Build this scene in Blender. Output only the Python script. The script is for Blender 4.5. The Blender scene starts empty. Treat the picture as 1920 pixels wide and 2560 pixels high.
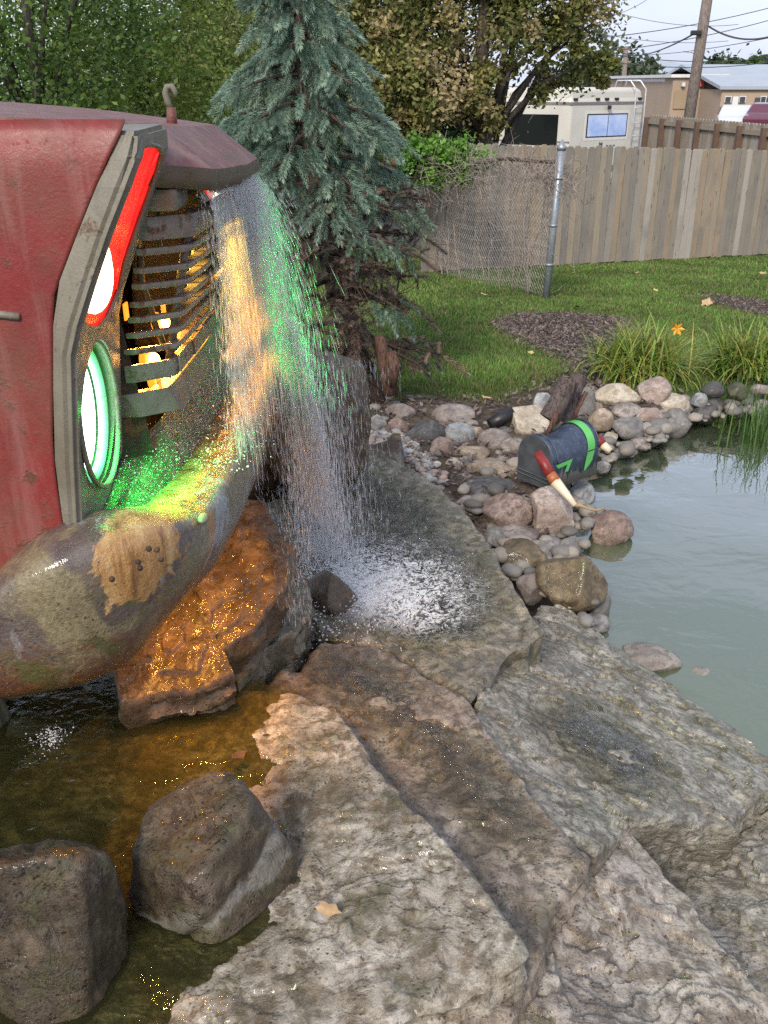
import bpy, bmesh, math, random
import numpy as np
from mathutils import Vector, Matrix, noise
random.seed(7); rng = np.random.default_rng(7)
scene = bpy.context.scene
COL = scene.collection
R = math.radians
# ------------------------------------------------------------------ camera, sky, sun, exposure
CAM_Z = 2.0; PITCH = R(25.0); FPX = 2300.0
cam_d = bpy.data.cameras.new('camera'); cam = bpy.data.objects.new('camera', cam_d); COL.objects.link(cam)
cam.location = (0, 0, CAM_Z); cam.rotation_euler = (R(90) - PITCH, 0, 0)
cam_d.sensor_fit = 'VERTICAL'; cam_d.sensor_height = 36.0; cam_d.lens = 36.0 * FPX / 2560.0
cam_d.clip_start = 0.05; cam_d.clip_end = 2500
scene.camera = cam
SUN_EL, SUN_ROT = R(38), R(200)
world = bpy.data.worlds.new('World'); scene.world = world; world.use_nodes = True
wn = world.node_tree.nodes; wl = world.node_tree.links
for n in list(wn): wn.remove(n)
w_out = wn.new('ShaderNodeOutputWorld'); w_bg = wn.new('ShaderNodeBackground'); w_sky = wn.new('ShaderNodeTexSky')
w_sky.sky_type = 'NISHITA'; w_sky.sun_disc = False; w_sky.sun_elevation = SUN_EL; w_sky.sun_rotation = SUN_ROT
w_sky.air_density = 1.0; w_sky.dust_density = 3.5; w_sky.ozone_density = 1.5
# thin high cloud: a pale even veil mixed over the clear sky everywhere
w_tc = wn.new('ShaderNodeTexCoord'); w_map = wn.new('ShaderNodeMapping'); w_map.inputs['Scale'].default_value = (1.2, 1.2, 5)
w_no = wn.new('ShaderNodeTexNoise'); w_no.inputs['Scale'].default_value = 2.2; w_no.inputs['Detail'].default_value = 5
w_rm = wn.new('ShaderNodeMapRange'); w_rm.inputs['From Min'].default_value = .35; w_rm.inputs['From Max'].default_value = .7
w_rm.inputs['To Min'].default_value = .55; w_rm.inputs['To Max'].default_value = .9
w_mix = wn.new('ShaderNodeMix'); w_mix.data_type = 'RGBA'; w_mix.inputs['B'].default_value = (5.9, 6.4, 7.9, 1)
wl.new(w_tc.outputs['Generated'], w_map.inputs['Vector']); wl.new(w_map.outputs['Vector'], w_no.inputs['Vector'])
wl.new(w_no.outputs['Fac'], w_rm.inputs['Value']); wl.new(w_rm.outputs['Result'], w_mix.inputs['Factor'])
wl.new(w_sky.outputs['Color'], w_mix.inputs['A']); wl.new(w_mix.outputs['Result'], w_bg.inputs['Color'])
w_bg.inputs['Strength'].default_value = 0.10
wl.new(w_bg.outputs['Background'], w_out.inputs['Surface'])
sun_d = bpy.data.lights.new('sun', 'SUN'); sun_d.energy = 2.0; sun_d.angle = R(13); sun_d.color = (1, .91, .78)
sun = bpy.data.objects.new('sun', sun_d); COL.objects.link(sun)
# sun behind the camera and to the right, high behind thin cloud
sd = Vector((math.sin(SUN_ROT) * math.cos(SUN_EL), math.cos(SUN_ROT) * math.cos(SUN_EL), math.sin(SUN_EL)))
sun.rotation_euler = sd.to_track_quat('Z', 'Y').to_euler()
scene.view_settings.view_transform = 'Standard'; scene.view_settings.look = 'None'
scene.view_settings.gamma = 1; scene.view_settings.use_curve_mapping = False
scene.view_settings.exposure = 0.84
scene.render.engine = 'CYCLES'
scene.cycles.use_denoising = False; scene.cycles.sample_clamp_indirect = 5.0; scene.cycles.use_adaptive_sampling = False
scene.cycles.max_bounces = 7; scene.cycles.transparent_max_bounces = 24
scene.cycles.diffuse_bounces = 3; scene.cycles.glossy_bounces = 3; scene.cycles.caustics_reflective = False; scene.cycles.caustics_refractive = False

# ------------------------------------------------------------------ survey: a photo bearing met with a known height or distance
CP, SP = math.cos(PITCH), math.sin(PITCH)
def ray(px, py):
    x = (px - 960) / FPX; y = (1280 - py) / FPX
    return Vector((x, CP + y * SP, -SP + y * CP))
def PZ(px, py, z):
    d = ray(px, py); t = (z - CAM_Z) / d.z
    return Vector((d.x * t, d.y * t, z))
def PY(px, py, Y):
    d = ray(px, py); t = Y / d.y
    return Vector((d.x * t, Y, CAM_Z + d.z * t))
def PP(px, py, p):            # plane z = a + gx*X + gy*Y
    a, gx, gy = p; d = ray(px, py)
    t = (a - CAM_Z) / (d.z - gx * d.x - gy * d.y)
    return Vector((d.x * t, d.y * t, CAM_Z + d.z * t))
def dist(px, py, v): return v.y / ray(px, py).y     # camera-axis depth

# ------------------------------------------------------------------ objects
def tag(o, label=None, cat=None, group=None, kind=None):
    if label: o['label'] = label
    if cat: o['category'] = cat
    if group: o['group'] = group
    if kind: o['kind'] = kind
    return o
def empty(name, loc, label, cat, group=None, rz=0):
    o = bpy.data.objects.new(name, None); COL.objects.link(o); o.location = loc; o.rotation_euler = (0, 0, rz)
    o.empty_display_size = .05
    return tag(o, label, cat, group)
def link(name, me, mat=None, parent=None, loc=None):
    o = bpy.data.objects.new(name, me); COL.objects.link(o)
    if mat is not None and not me.materials:
        for m in (mat if isinstance(mat, (list, tuple)) else [mat]): me.materials.append(m)
    if parent is not None:
        o.parent = parent
        if loc is None:      # geometry was given in world coordinates
            o.matrix_parent_inverse = Matrix.Translation(-Vector(parent.location))
            if parent.rotation_euler.z: o.matrix_parent_inverse = (Matrix.Translation(parent.location) @ Matrix.Rotation(parent.rotation_euler.z, 4, 'Z')).inverted()
    if loc is not None: o.location = loc
    return o
def mesh(name, v, f, smooth=False, col=None):
    me = bpy.data.meshes.new(name)
    v = np.asarray(v, dtype=np.float32).reshape(-1, 3)
    if isinstance(f, np.ndarray):
        n, k = f.shape
        me.vertices.add(len(v)); me.vertices.foreach_set('co', v.ravel())
        me.loops.add(n * k); me.loops.foreach_set('vertex_index', f.astype(np.int32).ravel())
        me.polygons.add(n); me.polygons.foreach_set('loop_start', np.arange(0, n * k, k, dtype=np.int32))
        me.polygons.foreach_set('loop_total', np.full(n, k, dtype=np.int32))
        me.update(calc_edges=True)
    else:
        me.from_pydata([tuple(map(float, p)) for p in v], [], [tuple(int(i) for i in q) for q in f]); me.update()
    if smooth: me.polygons.foreach_set('use_smooth', np.ones(len(me.polygons), dtype=bool))
    if col is not None:
        a = me.color_attributes.new('Col', 'FLOAT_COLOR', 'POINT')
        c = np.ones((len(v), 4), dtype=np.float32); c[:, :3] = col
        a.data.foreach_set('color', c.ravel())
    return me
def bm_mesh(bm, name, smooth=False):
    bmesh.ops.recalc_face_normals(bm, faces=bm.faces)
    me = bpy.data.meshes.new(name); bm.to_mesh(me); bm.free()
    if smooth: me.polygons.foreach_set('use_smooth', np.ones(len(me.polygons), dtype=bool))
    return me
def box_bm(bm, c, s, rot=None, bev=0.0):
    m = Matrix.Translation(c) @ (rot.to_4x4() if rot is not None else Matrix.Identity(4)) @ Matrix.Diagonal((s[0], s[1], s[2], 1))
    r = bmesh.ops.create_cube(bm, size=1, matrix=m)
    if bev:
        es = list({e for v in r['verts'] for e in v.link_edges})
        bmesh.ops.bevel(bm, geom=es, offset=bev, segments=2, affect='EDGES', profile=.6)
def box(name, c, s, mat, parent=None, rot=None, bev=0.0):
    bm = bmesh.new(); box_bm(bm, Vector(c), s, rot, bev)
    return link(name, bm_mesh(bm, name), mat, parent)
def tube_data(pts, rad, n=8, cap=True, wob=0, seed=0):
    pts = [Vector(p) for p in pts]; k = len(pts)
    rad = [rad] * k if isinstance(rad, (int, float)) else rad
    rr = random.Random(seed); V = []; F = []
    t0 = (pts[1] - pts[0]).normalized(); up = Vector((0, 0, 1)) if abs(t0.z) < .9 else Vector((1, 0, 0))
    a = t0.cross(up).normalized()
    for i in range(k):
        t = (pts[min(i + 1, k - 1)] - pts[max(i - 1, 0)]).normalized()
        a = (a - t * a.dot(t)).normalized(); b = t.cross(a)
        for j in range(n):
            q = 2 * math.pi * j / n; r = rad[i] * (1 + wob * (rr.random() - .5))
            V.append(pts[i] + (a * math.cos(q) + b * math.sin(q)) * r)
    for i in range(k - 1):
        for j in range(n):
            F.append((i * n + j, i * n + (j + 1) % n, (i + 1) * n + (j + 1) % n, (i + 1) * n + j))
    if cap:
        F.append(tuple(range(n))[::-1]); F.append(tuple((k - 1) * n + j for j in range(n)))
    return V, F
def tube(name, pts, rad, mat, parent=None, n=8, smooth=True, wob=0, seed=0):
    V, F = tube_data(pts, rad, n, True, wob, seed)
    me = mesh(name, V, F); 
    if smooth: me.polygons.foreach_set('use_smooth', [len(p.vertices) == 4 for p in me.polygons])
    return link(name, me, mat, parent)
class Bag:                       # collects several pieces of ONE part
    def __init__(s): s.v = []; s.f = []
    def add(s, V, F):
        o = len(s.v); s.v += [tuple(p) for p in V]; s.f += [tuple(i + o for i in q) for q in F]
    def tube(s, pts, rad, n=6, **k): s.add(*tube_data(pts, rad, n, **k))
    def box(s, c, sz, rot=None):
        V = []
        for x in (-.5, .5):
            for y in (-.5, .5):
                for z in (-.5, .5):
                    p = Vector((x * sz[0], y * sz[1], z * sz[2]))
                    if rot is not None: p = rot @ p
                    V.append(Vector(c) + p)
        s.add(V, [(0, 1, 3, 2), (4, 6, 7, 5), (0, 4, 5, 1), (2, 3, 7, 6), (0, 2, 6, 4), (1, 5, 7, 3)])
    def build(s, name, mat, parent=None, smooth=False): return link(name, mesh(name, s.v, s.f, smooth), mat, parent)

# ------------------------------------------------------------------ materials
class NT:
    def __init__(s, name):
        s.m = bpy.data.materials.new(name); s.m.use_nodes = True; s.t = s.m.node_tree; s.n = s.t.nodes; s.l = s.t.links
        s.b = s.n['Principled BSDF']; s.out = s.n['Material Output']
        tc = s.n.new('ShaderNodeTexCoord'); oi = s.n.new('ShaderNodeObjectInfo')
        vm = s.n.new('ShaderNodeVectorMath'); vm.operation = 'ADD'
        mu = s.n.new('ShaderNodeMath'); mu.operation = 'MULTIPLY'; mu.inputs[1].default_value = 37.0
        s.l.new(oi.outputs['Random'], mu.inputs[0]); s.l.new(tc.outputs['Object'], vm.inputs[0]); s.l.new(mu.outputs[0], vm.inputs[1])
        s.co = vm.outputs[0]; s.rand = oi.outputs['Random']; s.tc = tc
    def sock(s, inp, v):
        if hasattr(v, 'links') or isinstance(v, bpy.types.NodeSocket): s.l.new(v, inp)
        else: inp.default_value = v if not (isinstance(v, tuple) and len(v) == 3 and inp.type == 'RGBA') else (*v, 1)
    def mapping(s, sc=(1, 1, 1), rot=(0, 0, 0), co=None):
        m = s.n.new('ShaderNodeMapping'); m.inputs['Scale'].default_value = sc; m.inputs['Rotation'].default_value = rot
        s.l.new(co or s.co, m.inputs['Vector']); return m.outputs[0]
    def noise(s, sc, det=6, rough=.6, co=None, dist=0):
        n = s.n.new('ShaderNodeTexNoise'); n.inputs['Scale'].default_value = sc; n.inputs['Detail'].default_value = det
        n.inputs['Roughness'].default_value = rough; n.inputs['Distortion'].default_value = dist
        s.l.new(co or s.co, n.inputs['Vector']); return n.outputs['Fac']
    def voro(s, sc, feat='F1', co=None, rnd=1):
        n = s.n.new('ShaderNodeTexVoronoi'); n.feature = feat; n.inputs['Scale'].default_value = sc; n.inputs['Randomness'].default_value = rnd
        s.l.new(co or s.co, n.inputs['Vector']); return n.outputs['Distance']
    def rng(s, v, a, b, c=0, d=1, smooth=False):
        n = s.n.new('ShaderNodeMapRange'); n.interpolation_type = 'SMOOTHSTEP' if smooth else 'LINEAR'
        s.l.new(v, n.inputs['Value']); n.inputs['From Min'].default_value = a; n.inputs['From Max'].default_value = b
        n.inputs['To Min'].default_value = c; n.inputs['To Max'].default_value = d; return n.outputs['Result']
    def math(s, op, a, b=0.0, clamp=False):
        n = s.n.new('ShaderNodeMath'); n.operation = op; n.use_clamp = clamp
        s.sock(n.inputs[0], a); s.sock(n.inputs[1], b); return n.outputs[0]
    def mix(s, f, a, b, blend='MIX'):
        n = s.n.new('ShaderNodeMix'); n.data_type = 'RGBA'; n.blend_type = blend
        s.sock(n.inputs['Factor'], f); s.sock(n.inputs['A'], a); s.sock(n.inputs['B'], b); return n.outputs['Result']
    def ramp(s, f, stops):
        n = s.n.new('ShaderNodeValToRGB'); e = n.color_ramp.elements
        while len(e) < len(stops): e.new(.5)
        for q, (p, c) in zip(e, stops): q.position = p; q.color = (*c, 1)
        s.l.new(f, n.inputs['Fac']); return n.outputs['Color']
    def bump(s, h, st=.3, dist=.01, normal=None):
        n = s.n.new('ShaderNodeBump'); n.inputs['Strength'].default_value = st; n.inputs['Distance'].default_value = dist
        s.l.new(h, n.inputs['Height'])
        if normal is not None: s.l.new(normal, n.inputs['Normal'])
        return n.outputs['Normal']
    def xyz(s, co=None):
        n = s.n.new('ShaderNodeSeparateXYZ'); s.l.new(co or s.co, n.inputs[0]); return n.outputs
    def attr(s, name='Col'):
        n = s.n.new('ShaderNodeAttribute'); n.attribute_name = name; return n.outputs['Color']
    def set(s, **k):
        for a, v in k.items(): s.sock(s.b.inputs[a.replace('_', ' ')], v)
        return s.m
def flat(name, c, rough=.6, metal=0, spec=.5, var=.15, sc=8, bump=.1):
    t = NT(name); f = t.noise(sc, 5); d = tuple(x * (1 - var) for x in c); e = tuple(min(1, x * (1 + var)) for x in c)
    col = t.ramp(f, [(.3, d), (.7, e)])
    return t.set(Base_Color=col, Roughness=t.rng(t.noise(sc * 2.3, 4), .3, .7, max(.02, rough - .1), min(1, rough + .1)), Metallic=metal,
                 Specular_IOR_Level=spec, Normal=t.bump(t.noise(sc * 5, 5), bump, .004))
def emit(name, c, st, base=(0, 0, 0)):
    t = NT(name); return t.set(Base_Color=base, Emission_Color=c, Emission_Strength=st, Roughness=.4)
def stone(name, cols, wet=0.0, sc=1.0, speck=.35, bump=.6, layered=False, moss=0.0):
    """cols: dark, mid, light, accent"""
    t = NT(name); co = t.co
    if layered: co = t.mapping((1, 1.6, 3.5), (.2, .3, .6))
    big = t.noise(5 * sc, 7, .62, co, .6); med = t.noise(19 * sc, 8, .66, co, .4); fine = t.noise(140 * sc, 4, .7)
    base = t.ramp(big, [(.30, cols[0]), (.47, cols[1]), (.66, cols[2])])
    acc = t.rng(t.noise(9 * sc, 8, .7, None, 1.2), .52, .64)
    base = t.mix(t.math('MULTIPLY', acc, .75), base, cols[3])
    base = t.mix(t.rng(med, .40, .56, .85, 0), base, cols[0], 'MIX')
    sp = t.voro(170 * sc); spd = t.rng(sp, .1, .32, speck, 0)
    base = t.mix(spd, base, tuple(c * .35 for c in cols[0]))
    lt = t.rng(fine, .6, .78, 0, speck * 1.1); base = t.mix(lt, base, tuple(min(.8, c * 1.5 + .06) for c in cols[2]))
    if moss:
        g = t.rng(t.noise(7 * sc, 7, .7, None, .8), .5, .62, 0, moss); base = t.mix(g, base, (.055, .06, .016))
    cr = t.rng(t.voro(11 * sc, 'DISTANCE_TO_EDGE', t.mapping((1, 1, 1), (0, 0, 0))), 0, .03)
    lay = t.math('MULTIPLY', t.noise(6.5 * sc, 7, .6, co, .7), 11.0); fr_ = t.math('FRACT', lay); fl_ = t.math('FLOOR', lay)
    stp = t.math('ADD', fl_, t.rng(fr_, .0, .16)); pm_ = t.rng(t.noise(12 * sc, 5, .6), .47, .56)
    pit = t.math('MULTIPLY', t.rng(t.voro(62 * sc, 'F1', None, 1), .12, .34, 1, 0), pm_)
    base = t.mix(t.math('MULTIPLY', pit, speck * 1.5, True), base, tuple(c * .5 for c in cols[0]))
    edge_ = t.math('MULTIPLY', t.rng(fr_, .0, .13, 1, 0), t.rng(t.noise(10 * sc, 4), .48, .58)); base = t.mix(t.math('MULTIPLY', edge_, .6 * bump), base, tuple(c * .6 for c in cols[0]))
    h = t.math('ADD', t.math('MULTIPLY', med, .55), t.math('MULTIPLY', fine, .22)); h = t.math('ADD', h, t.math('MULTIPLY', stp, .16)); h = t.math('ADD', h, t.math('MULTIPLY', pit, -.28))
    n = t.bump(h, bump, .016)
    rough = t.rng(med, .35, .65, .62 - .42 * wet, .9 - .42 * wet)
    t.set(Base_Color=base, Roughness=rough, Normal=n, Specular_IOR_Level=.45)
    if wet:
        rip = t.bump(t.noise(60, 3, .5, None, 1.0), .5, .004, None)
        t.set(Coat_Weight=t.rng(big, .3, .7, wet * .75, wet * .25), Coat_Roughness=.08, Coat_Normal=rip)
    return t.m
# ------------------------------------------------------------------ setting: ground, pond, far ground
POND_Z = .30
LAWN = (.856, 0, -.089)
def lawn_z(x, y): return max(-.45, LAWN[0] + LAWN[2] * y) if y > 4.6 else .446
pond_px = [(1500, 1700), (1590, 1650), (1520, 1580), (1470, 1400), (1430, 1270), (1470, 1150), (1560, 1125), (1700, 1090), (1745, 1055), (1850, 1030), (2050, 1010), (2500, 1040), (3600, 1500), (3600, 2700), (2300, 2500), (2000, 1990), (1750, 1790)]
POND = [(PZ(a, b, POND_Z).x, PZ(a, b, POND_Z).y) for a, b in pond_px]
def sdist(poly, X, Y):
    X = np.asarray(X, float); Y = np.asarray(Y, float); d = np.full(X.shape, 1e9); ins = np.zeros(X.shape, bool); n = len(poly)
    for i in range(n):
        ax, ay = poly[i]; bx, by = poly[(i + 1) % n]; ex, ey = bx - ax, by - ay
        t = np.clip(((X - ax) * ex + (Y - ay) * ey) / (ex * ex + ey * ey), 0, 1)
        d = np.minimum(d, np.hypot(X - ax - t * ex, Y - ay - t * ey))
        c = ((ay > Y) != (by > Y)) & (X < (bx - ax) * (Y - ay) / (by - ay + 1e-12) + ax); ins ^= c
    return np.where(ins, -d, d)
def ground_z(X, Y):
    X = np.asarray(X, float); Y = np.asarray(Y, float)
    z = np.where(Y > 4.6, np.maximum(-.45, LAWN[0] + LAWN[2] * Y), .446)
    near = np.clip((3.6 - Y) / 1.0, 0, 1); near = near * near * (3 - 2 * near); z = z - near * .30
    d = sdist(POND, X, Y)
    t = np.clip((.16 - d) / .30, 0, 1); t = t * t * (3 - 2 * t)
    z = z * (1 - t) + 0.0 * t
    tl = np.clip((-.05 - X) / .5, 0, 1) * np.clip((3.0 - Y) / .5, 0, 1)   # sunk bed below the upper pool
    return z
def grid_axis(a, b, lo, hi, fine, coarse):
    v = [a]
    while v[-1] < b:
        s = fine if lo <= v[-1] <= hi else min(coarse, fine + .18 * (lo - v[-1] if v[-1] < lo else v[-1] - hi))
        v.append(v[-1] + max(s, fine))
    return np.array(v)
gx = grid_axis(-400, 400, -2.2, 3.2, .045, 40); 
gx = np.concatenate([-grid_axis(2.2, 400, 2.2, 2.2, .045, 40)[::-1], np.arange(-2.155, 3.6, .045), grid_axis(3.62, 400, 3.62, 3.62, .045, 40)])
gy = np.concatenate([-grid_axis(1.0, 60, 1, 1, .05, 20)[::-1], np.arange(-.95, 7.0, .045), grid_axis(7.02, 900, 7.02, 7.02, .045, 60)])
GX, GY = np.meshgrid(gx, gy); GZ = ground_z(GX, GY)
jit = np.array([[noise.noise((x * 2.2, y * 2.2, 3.1)) if abs(x) < 8 and -1 < y < 15 else 0 for x in gx] for y in gy])
GZ = GZ + jit * .018
nx, ny = len(gx), len(gy); idx = np.arange(nx * ny).reshape(ny, nx)
F = np.stack([idx[:-1, :-1], idx[:-1, 1:], idx[1:, 1:], idx[1:, :-1]], -1).reshape(-1, 4)
# cover: R soil near the water, G grass, B paved lot behind the fence
mulch = [(PP(a, b, LAWN).x, PP(a, b, LAWN).y) for a, b in [(1225, 815), (1290, 788), (1400, 785), (1560, 800), (1640, 850), (1560, 960), (1480, 980), (1400, 900), (1330, 872)]]
bank = [(PP(a, b, (.42, 0, 0)).x, PP(a, b, (.42, 0, 0)).y) for a, b in [(900, 1290), (930, 1010), (1060, 990), (1230, 1010), (1330, 960), (1440, 900), (1500, 950), (1600, 985), (1760, 990), (1980, 960), (2100, 1200), (1500, 1900), (900, 1900)]]
dirtpatch = [(PP(a, b, LAWN).x, PP(a, b, LAWN).y) for a, b in [(1740, 735), (1850, 745), (2050, 775), (2050, 810), (1900, 790), (1790, 765)]]
fX, fY = GX.ravel(), GY.ravel()
dm = np.minimum(np.minimum(sdist(mulch, fX, fY), sdist(bank, fX, fY)), sdist(dirtpatch, fX, fY))
soil = np.clip(.5 - dm / .12, 0, 1); soil = np.maximum(soil, ((fY < 3.4)).astype(float))
lot = np.clip((fY - 15.5) / 1.0, 0, 1)
me = mesh('ground', np.stack([fX, fY, GZ.ravel()], -1), F, True, np.stack([soil, 1 - soil, lot], -1))
t = NT('ground_cover'); tc = t.n.new('ShaderNodeNewGeometry').outputs['Position']
sp = t.n.new('ShaderNodeSeparateColor'); t.l.new(t.attr(), sp.inputs[0])
gr = t.ramp(t.noise(2.2, 8, .65, tc), [(.3, (.022, .05, .010)), (.5, (.04, .085, .018)), (.7, (.075, .11, .03))])
gr = t.mix(t.rng(t.noise(30, 5, .7, tc), .5, .7), gr, (.10, .085, .035))
so = t.ramp(t.noise(14, 9, .75, tc), [(.3, (.03, .022, .016)), (.5, (.10, .075, .058)), (.72, (.22, .18, .145))])
lo = t.ramp(t.noise(.4, 6, .6, tc), [(.3, (.10, .10, .10)), (.7, (.17, .165, .155))])
ed = t.math('ADD', sp.outputs[0], t.rng(t.noise(9, 6, .7, tc), .3, .7, -.35, .35), True)
c = t.mix(t.rng(ed, .4, .6), gr, so); c = t.mix(sp.outputs[2], c, lo)
t.set(Base_Color=c, Roughness=.95, Specular_IOR_Level=.15, Normal=t.bump(t.noise(45, 6, .75, tc), .9, .02)); M_ground = t.m
tag(link('ground', me, M_ground), kind='structure')

# pond water: slightly murky green water over the sunken bed
def ripple_sheet(name, poly, z, step, amp, sc):
    P = np.array(poly); xs = np.arange(P[:, 0].min(), P[:, 0].max() + step, step); ys = np.arange(P[:, 1].min(), P[:, 1].max() + step, step)
    X, Y = np.meshgrid(xs, ys); Z = np.array([[noise.noise((x * sc, y * sc, 0.3)) for x in xs] for y in ys]) * amp + z
    n0, n1 = len(xs), len(ys); I = np.arange(n0 * n1).reshape(n1, n0)
    Fq = np.stack([I[:-1, :-1], I[:-1, 1:], I[1:, 1:], I[1:, :-1]], -1).reshape(-1, 4)
    cx = X.ravel()[Fq].mean(1); cy = Y.ravel()[Fq].mean(1); k = sdist(poly, cx, cy) < step
    return mesh(name, np.stack([X.ravel(), Y.ravel(), Z.ravel()], -1), Fq[k], True)
def water_mat(name, tint, body, murk, rough, bump, sc, refl=1.0):
    t = NT(name); pos = t.n.new('ShaderNodeNewGeometry').outputs['Position']
    h = t.math('ADD', t.noise(sc, 3, .5, t.mapping((1, 1.6, 1), (0, 0, .5), pos), .8), t.math('MULTIPLY', t.noise(sc * 4, 2, .5, pos), .3))
    nrm = t.bump(h, bump, .02)
    tr = t.n.new('ShaderNodeBsdfTransparent'); t.sock(tr.inputs[0], tint)
    df = t.n.new('ShaderNodeBsdfDiffuse'); t.sock(df.inputs[0], body)
    gl = t.n.new('ShaderNodeBsdfGlossy'); gl.inputs['Roughness'].default_value = rough; t.l.new(nrm, gl.inputs['Normal'])
    m1 = t.n.new('ShaderNodeMixShader'); t.sock(m1.inputs[0], murk); t.l.new(tr.outputs[0], m1.inputs[1]); t.l.new(df.outputs[0], m1.inputs[2])
    fr = t.n.new('ShaderNodeFresnel'); fr.inputs['IOR'].default_value = 1.33; t.l.new(nrm, fr.inputs['Normal'])
    ff = t.math('MULTIPLY', fr.outputs[0], refl, True)
    m2 = t.n.new('ShaderNodeMixShader'); t.l.new(ff, m2.inputs[0]); t.l.new(m1.outputs[0], m2.inputs[1]); t.l.new(gl.outputs[0], m2.inputs[2])
    t.l.new(m2.outputs[0], t.out.inputs['Surface']); t.n.remove(t.b); return t.m
M_pond = water_mat('pond_water', (.45, .55, .40), (.095, .125, .068), .80, .012, .14, 4, 4.6)
pp = [(x, y) for x, y in POND]
tag(link('pond_water', ripple_sheet('pond_water', pp, POND_Z, .05, .004, 3), M_pond), kind='structure')

# ------------------------------------------------------------------ stone materials (real-world base colours)
ST = {
 'slab_a': stone('slab_stone_pale', [(.095, .07, .04), (.33, .295, .235), (.50, .46, .40), (.15, .10, .045)], .6, 1.6, .5, .62, moss=.5),
 'slab_b': stone('slab_stone_brown', [(.065, .045, .028), (.22, .175, .13), (.37, .32, .265), (.15, .095, .055)], .65, 1.8, .5, .62, moss=.35),
 'slab_c': stone('slab_stone_olive', [(.06, .05, .03), (.205, .18, .13), (.36, .32, .25), (.12, .09, .045)], .7, 1.8, .5, .62, moss=.5),
 'slab_d': stone('slab_stone_grey', [(.07, .058, .038), (.27, .245, .195), (.44, .41, .35), (.14, .105, .065)], .5, 1.6, .5, .62, layered=True, moss=.3),
 'slab_e': stone('slab_stone_pinkish', [(.09, .068, .048), (.33, .285, .24), (.50, .445, .39), (.17, .115, .07)], .45, 1.6, .5, .62, moss=.22),
 'boulder': stone('wet_boulder_stone', [(.024, .016, .009), (.072, .050, .028), (.14, .108, .076), (.045, .035, .018)], .6, 1.7, .55, .8, moss=.5),
 'wetbrown': stone('wet_brown_stone', [(.035, .022, .013), (.11, .068, .038), (.20, .14, .09), (.065, .048, .022)], .6, 1.5, .4, .6, moss=.4),
 'grey': stone('grey_fieldstone', [(.11, .105, .10), (.20, .19, .178), (.30, .29, .27), (.17, .15, .13)], 0, 1.6, .4, .4),
 'dark': stone('dark_fieldstone', [(.045, .045, .045), (.085, .083, .08), (.14, .135, .13), (.07, .06, .05)], .15, 1.6, .35, .4),
 'mauve': stone('mauve_fieldstone', [(.12, .10, .09), (.23, .195, .175), (.34, .30, .27), (.18, .14, .12)], 0, 1.6, .4, .35),
 'pink': stone('pink_granite', [(.20, .15, .13), (.37, .295, .255), (.50, .43, .38), (.28, .20, .16)], 0, 1.8, .55, .4),
 'red': stone('reddish_granite', [(.12, .078, .062), (.24, .175, .145), (.34, .27, .23), (.17, .10, .08)], .1, 1.8, .55, .45),
 'tan': stone('tan_fieldstone', [(.17, .13, .09), (.30, .24, .18), (.42, .35, .28), (.25, .17, .11)], 0, 1.6, .4, .4),
 'cream': stone('cream_fieldstone', [(.25, .21, .15), (.42, .37, .29), (.54, .49, .41), (.33, .25, .16)], 0, 1.7, .35, .45),
 'ochre': stone('wet_ochre_stone', [(.06, .042, .022), (.15, .11, .06), (.24, .19, .12), (.09, .065, .03)], .45, 1.5, .4, .45, moss=.3),
 'blue': stone('blue_grey_fieldstone', [(.14, .15, .155), (.27, .28, .285), (.38, .39, .39), (.2, .2, .19)], 0, 1.7, .4, .4),
 'olive': stone('olive_wet_stone', [(.03, .032, .016), (.07, .072, .04), (.12, .12, .075), (.04, .045, .018)], .4, 1.5, .35, .4, moss=.6),
}
# the largest boulder: same stone, with a pale grey weathered vein along its cleft
_cm = ST['boulder'].copy(); _cm.name = 'cleft_boulder_stone'; _n = _cm.node_tree; _b = _n.nodes['Principled BSDF']; ST['cleft'] = _cm
_tc = _n.nodes.new('ShaderNodeTexCoord'); _dp = _n.nodes.new('ShaderNodeVectorMath'); _dp.operation = 'DOT_PRODUCT'; _dp.inputs[1].default_value = (-.45, .1, .87)
_ns = _n.nodes.new('ShaderNodeTexNoise'); _ns.inputs['Scale'].default_value = 14; _ns.inputs['Detail'].default_value = 6; _n.links.new(_tc.outputs['Object'], _ns.inputs['Vector']); _n.links.new(_tc.outputs['Object'], _dp.inputs[0])
_m1 = _n.nodes.new('ShaderNodeMath'); _m1.operation = 'MULTIPLY_ADD'; _m1.inputs[1].default_value = .16; _m1.inputs[2].default_value = -.08; _n.links.new(_ns.outputs['Fac'], _m1.inputs[0])
_ad = _n.nodes.new('ShaderNodeMath'); _ad.operation = 'ADD'; _n.links.new(_dp.outputs['Value'], _ad.inputs[0]); _n.links.new(_m1.outputs[0], _ad.inputs[1])
_ab = _n.nodes.new('ShaderNodeMath'); _ab.operation = 'ABSOLUTE'; _n.links.new(_ad.outputs[0], _ab.inputs[0])
_mr = _n.nodes.new('ShaderNodeMapRange'); _mr.inputs['From Min'].default_value = .003; _mr.inputs['From Max'].default_value = .022; _mr.inputs['To Min'].default_value = .6; _mr.inputs['To Max'].default_value = 0; _n.links.new(_ab.outputs[0], _mr.inputs['Value'])
_mx = _n.nodes.new('ShaderNodeMix'); _mx.data_type = 'RGBA'; _mx.inputs['B'].default_value = (.20, .19, .165, 1); _src = _b.inputs['Base Color'].links[0].from_socket
_n.links.new(_mr.outputs['Result'], _mx.inputs['Factor']); _n.links.new(_src, _mx.inputs['A']); _n.links.new(_mx.outputs['Result'], _b.inputs['Base Color'])
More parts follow.
